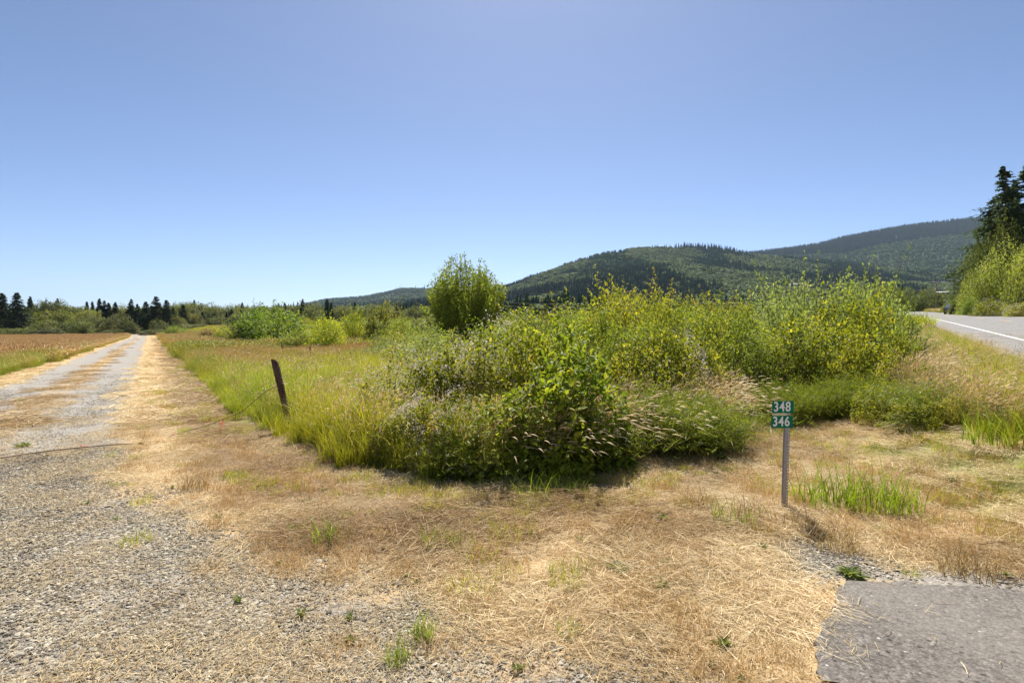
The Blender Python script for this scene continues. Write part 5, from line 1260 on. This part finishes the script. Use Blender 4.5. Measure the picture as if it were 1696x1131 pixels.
# ------------------------------------------------------------------ number sign
M_sgreen = plain('sign_green', (.0, .155, .08), .6, spec=.15, noise=(.003, .185, .095), scale=6)
M_swhite = plain('sign_white', (.82, .83, .82), .5); M_galv = plain('galvanised_steel', (.26, .26, .29), .45, metal=.35, noise=(.36, .36, .38), scale=30)
M_cream = plain('cream_label', (.72, .66, .36), .6, noise=(.50, .46, .30), scale=60)
def rounded(w_, h_, t_, r_=.012, n=5):
    pts = []
    for cx, cy, a0 in ((w_/2-r_, h_/2-r_, 0), (-w_/2+r_, h_/2-r_, 90), (-w_/2+r_, -h_/2+r_, 180), (w_/2-r_, -h_/2+r_, 270)):
        for k in range(n): a = R(a0+90*k/(n-1)); pts.append((cx+r_*math.cos(a), cy+r_*math.sin(a)))
    m = len(pts); V = np.array([[p[0], -t_/2, p[1]] for p in pts]+[[p[0], t_/2, p[1]] for p in pts])
    i = np.arange(m); side = np.stack([i, (i+1) % m, (i+1) % m+m, i+m], -1)
    return V, [side, np.array([list(range(m))[::-1]]), np.array([list(range(m, 2*m))])]
def text_mesh(s, size, depth=.0012):
    cu = bpy.data.curves.new('digits', 'FONT'); cu.body = s; cu.size = size; cu.align_x = 'CENTER'; cu.align_y = 'CENTER'; cu.extrude = depth; cu.offset = .0022; cu.space_character = 1.12
    o = bpy.data.objects.new('digits', cu); C.objects.link(o); dg = bpy.context.evaluated_depsgraph_get(); me = bpy.data.meshes.new_from_object(o.evaluated_get(dg)); bpy.data.objects.remove(o); bpy.data.curves.remove(cu)
    me.materials.clear(); me.materials.append(M_swhite); me.name = 'number'; return me
def build_sign():
    b = at(1300, 842); d = b.y; px = d/F
    r_ = bpy.data.objects.new('number_sign', None); C.objects.link(r_); r_.location = b; r_.rotation_euler = (0, R(.6), R(2))
    r_['label'] = 'green house number sign reading 348 and 346 on a perforated grey steel post'; r_['category'] = 'sign'
    H = (842-660)*px
    # u-channel: left flange solid, right flange perforated with real holes
    wL, wR = 6.3*px, 3.4*px; x0 = -4.9*px; xm = x0+wL; x1 = xm+wR; zt = H-.004; zb = -.15
    bs = [(x0, xm, -.0015, .0015, zb, zt)]
    hole = .0085; pitch = .0262; rail = (wR-hole)/2
    bs += [(xm+.0001, xm+rail, .0035, .0065, zb, zt), (x1-rail, x1, .0035, .0065, zb, zt)]
    z = .03
    zs = []
    while z < zt-.02: zs.append(z); z += pitch
    last = zb
    for z in zs: bs.append((xm+rail, x1-rail, .0035, .0065, last, z-hole/2)); last = z+hole/2
    bs.append((xm+rail, x1-rail, .0035, .0065, last, zt))
    bs.append((x0, x0+.002, -.0015, .018, zb, zt))
    obj('post', mk_mesh('post', *boxes(bs), M_galv), r_)
    pw, ph = 36.5*px, 20.3*px
    cx = -9.5*px
    for k, (txt, zc, dxx) in enumerate((('348', H-10.5*px, 0), ('346', H-35.2*px, -.9*px))):
        s = obj('plate', mk_mesh('plate', *rounded(pw, ph, .002), M_sgreen), r_, loc=(cx+dxx, -.008, zc), rot=(0, R(-1.2 if k == 0 else -.6), 0))
        s['label'] = 'green plate reading '+txt
        n_ = obj('number', text_mesh(txt, 22.5*px), s, loc=(-1.6*px, -.0022, 0), rot=(math.pi/2, 0, 0), scale=(.80, 1, 1))
        for xx in (pw/2-.0165,): obj('bolt', mk_mesh('bolt', *cyl((0, -.004, 0), (0, .006, 0), .005, .005, 8), M_galv), s, loc=(xx, 0, ph/2-.009))
    obj('cream_strip', mk_mesh('cream_strip', *rounded(25*px, 3.6*px, .0015, .002, 3), M_cream), r_, loc=(cx-5.2*px, -.0075, H-22.8*px))
    return b
sb = build_sign()

# ------------------------------------------------------------------ small plants in the mown verge
def rosette(seed, n=46, L=.13, w=.022, up=.5):
    r = np.random.RandomState(seed)
    a = r.rand(n)*6.28; el = r.uniform(.1, 1.2, n)*up+.15
    fwd = np.stack([np.cos(a)*np.cos(el), np.sin(a)*np.cos(el), np.sin(el)], -1)
    V, Fc, A = place((LEAF8[0]*np.array([1, w/L*2.6, 1]), LEAF8[1]), r.normal(0, .015, (n, 3))*np.array([1, 1, .2]), fwd, np.tile([0, 0, 1.], (n, 1)), L*r.uniform(.5, 1.2, n), r.rand(n))
    return {'leaves': mk_mesh('leaves', V, Fc, M_weed, A)}
def tuft_parts(seed, n=70, rad=.09, h0=.08, h1=.26, w_=.006, mat=None, lean=.55):
    V, Fq, A, _, _ = blades(n, rad, h0, h1, w_, lean, segs=3, r=np.random.RandomState(seed)); return {'blades': mk_mesh('blades', V, Fq, mat or M_green, {'var': A['var']})}
RO = [rosette(1), rosette(2, 34, .10, .02, .9)]; TU = [tuft_parts(3), tuft_parts(4, 110, .22, .15, .42, .008), tuft_parts(5, 60, .16, .10, .30, .005)]
BRN = leafmat('brown_weed', [(0, (.20, .13, .06)), (1, (.46, .32, .17))], trans=.3)
TB = tuft_parts(6, 160, .16, .10, .26, .004, BRN, .7)
for nm, pr, u, v, s_, lab in [
    ('weed_rosette', RO[1], 1098, 862, 1.2, 'bright green weed rosette in the brown verge left of the sign'), ('weed_rosette', RO[0], 1020, 945, 1.3, 'dull grey green rosette in the middle of the near verge'),
    ('weed_rosette', RO[1], 1095, 974, 1.1, 'dark spiky rosette near the pale stone'), ('weed_rosette', RO[0], 1408, 952, 1.3, 'dark green weed just behind the apron corner'),
    ('weed_rosette', RO[1], 1198, 1070, 1.0, 'green weed in the straw near the bottom edge'), ('weed_rosette', RO[0], 778, 842, 1.0, 'yellow green weed in the straw before the thicket'),
    ('weed_rosette', RO[1], 1262, 910, 1.0, 'yellowish weed at the left of the gravel patch'), ('weed_rosette', RO[0], 40, 740, 1.6, 'flat green weed on the left side of the track'),
    ('weed_rosette', RO[1], 1580, 800, 1.5, 'broad green weed at the right of the long grass tuft'), ('weed_rosette', RO[0], 1195, 760, 1.6, 'broad green weed between thicket and sign'),
    ('weed_rosette', RO[1], 965, 782, 1.2, 'low weed at the shady foot of the thicket'),
    ('grass_tuft', TU[1], 1370, 838, 1.25, 'long green grass tuft right of the sign post'), ('grass_tuft', TU[1], 1430, 842, 1.35, 'widest green grass tuft right of the sign post'),
    ('grass_tuft', TU[1], 1480, 845, 1.0, 'grass tuft at the right end of the group beyond the sign'), ('grass_tuft', TU[2], 1215, 868, 1.1, 'thin mixed grass tuft left of the sign post'),
    ('grass_tuft', TU[0], 700, 1058, .8, 'single sprig of green grass in the near gravel'), ('grass_tuft', TU[0], 658, 1098, .7, 'tiny grass sprig in the gravel near the bottom edge'),
    ('grass_tuft', TU[2], 940, 822, 1.1, 'short bright grass along the shaded front of the thicket'), ('grass_tuft', TU[2], 880, 826, 1.2, 'short green grass below the broad-leaved bushes'),
    ('grass_tuft', TU[2], 730, 905, .9, 'dull grass tuft in the straw in the middle'), ('grass_tuft', TU[0], 540, 900, 1.1, 'olive grass tuft at the edge of gravel and straw'),
    ('grass_tuft', TU[1], 1660, 735, 1.5, 'big green grass tuft under the road bank at the right'), ('grass_tuft', TU[1], 1630, 700, 1.4, 'upright green grass tuft against the road bank'),
    ('grass_tuft', TU[1], 1235, 690, 1.3, 'green grass tuft at the right toe of the horsetails'),
    ('dry_brush', TB, 1378, 905, 1.5, 'brown dead brush in the shadow of the sign'), ('dry_brush', TB, 1605, 950, 1.4, 'reddish brown brush beside the asphalt apron'),
    ('dry_brush', TB, 1245, 860, 1.3, 'brown dead weeds at the foot of the sign'), ('dry_brush', TB, 560, 895, 1.1, 'brown dry tuft in the straw left of centre'), ('dry_brush', TB, 1320, 872, 1.2, 'brown weeds right of the sign post foot'),
    ('dry_brush', TB, 320, 810, 1.1, 'brown dry tuft beside the track in the left foreground'), ('dry_brush', TB, 1398, 668, 1.6, 'reddish dead grass in the hollow under the feathery clumps'), ('dry_brush', TB, 1160, 838, 1.2, 'heap of dead grass left of the sign')]:
    p = at(u, v); plant(nm, pr, p-Vector((0, 0, .005)), (s_*(.62 if 'rosette' in nm else .78 if 'brush' in nm else 1),)*3, rs.rand()*6, lab, 'weed' if 'rosette' in nm else 'grass tuft' if 'grass' in nm else 'dead weeds', 'small plants in the mown verge')

def apron_grit():
    n = 420; X = rs.uniform(1.7, 6, n); Y = rs.uniform(1.6, 3.7, n)
    k = sdf(poly([tuple(q) for q in APRON_EDGE]+[(6, -1), (2, -1)]), X, Y) < -.02; X, Y = X[k], Y[k]
    e = -sdf(poly([tuple(q) for q in APRON_EDGE]+[(6, -1), (2, -1)]), X, Y); kk = rs.rand(len(X)) < .12+.9*np.exp(-e/.12); X, Y = X[kk], Y[kk]
    gm = [M_('grit', stones(7, .16, .004, .014), M_stone) for _ in range(3)]; sm = [M_('loose_straw', hay_mesh(4, .16, .008, .03, .14, .0022), M_hay) for _ in range(3)]
    scatter('apron_litter', gm+sm, X, Y, np.full(len(X), 1.0), 'grit and loose straws scattered on the asphalt apron', dz=.024)
apron_grit()

# pale stone and larger single stones
def rock(u, v, s_, lab, seed, col):
    r = np.random.RandomState(seed); V = ICO[0]*(1+r.uniform(-.18, .18, (12, 1)))*np.array([1, .75, .42])*s_/2
    p = at(u, v); o = obj('stone', mk_mesh('stone', V, ICO[1], M_stone, {'var': np.full(12, col)}, smooth=False), loc=p+Vector((0, 0, s_*.12)), rot=(0, 0, r.rand()*3), label=lab, cat='stone')
    b_ = o.modifiers.new('bevel', 'BEVEL'); b_.width = s_*.06; b_.segments = 2
for a_ in [(1122, 985, .085, 'pale flat stone in the straw of the near verge', 1, 1.0), (533, 1112, .06, 'pale round stone at the bottom edge of the gravel', 2, .98), (545, 1015, .05, 'dark stone in the near gravel', 3, .1),
           (372, 1102, .06, 'black stone near the bottom of the gravel', 4, .02), (212, 832, .055, 'dark stone on the edge of the wheel rut', 5, .1), (312, 985, .05, 'light grey stone in the left gravel', 6, .9), (30, 1088, .07, 'grey stone in the bottom left corner', 7, .8)]: rock(*a_)

# ------------------------------------------------------------------ haze
def haze(dens=4.0e-5):
    m, t, out = newmat('haze_air'); v = N(t, 'ShaderNodeVolumePrincipled'); v.inputs['Density'].default_value = dens; v.inputs['Color'].default_value = (.62, .80, 1.0, 1); v.inputs['Anisotropy'].default_value = 0.2
    t.links.new(v.outputs[0], out.inputs['Volume'])
    V, Fq = box(-15000, 15000, -14500, 15000, -40, 900)
    obj('haze', mk_mesh('haze', V, Fq, m), kind='stuff', label='thin blue summer haze in the air')
haze()
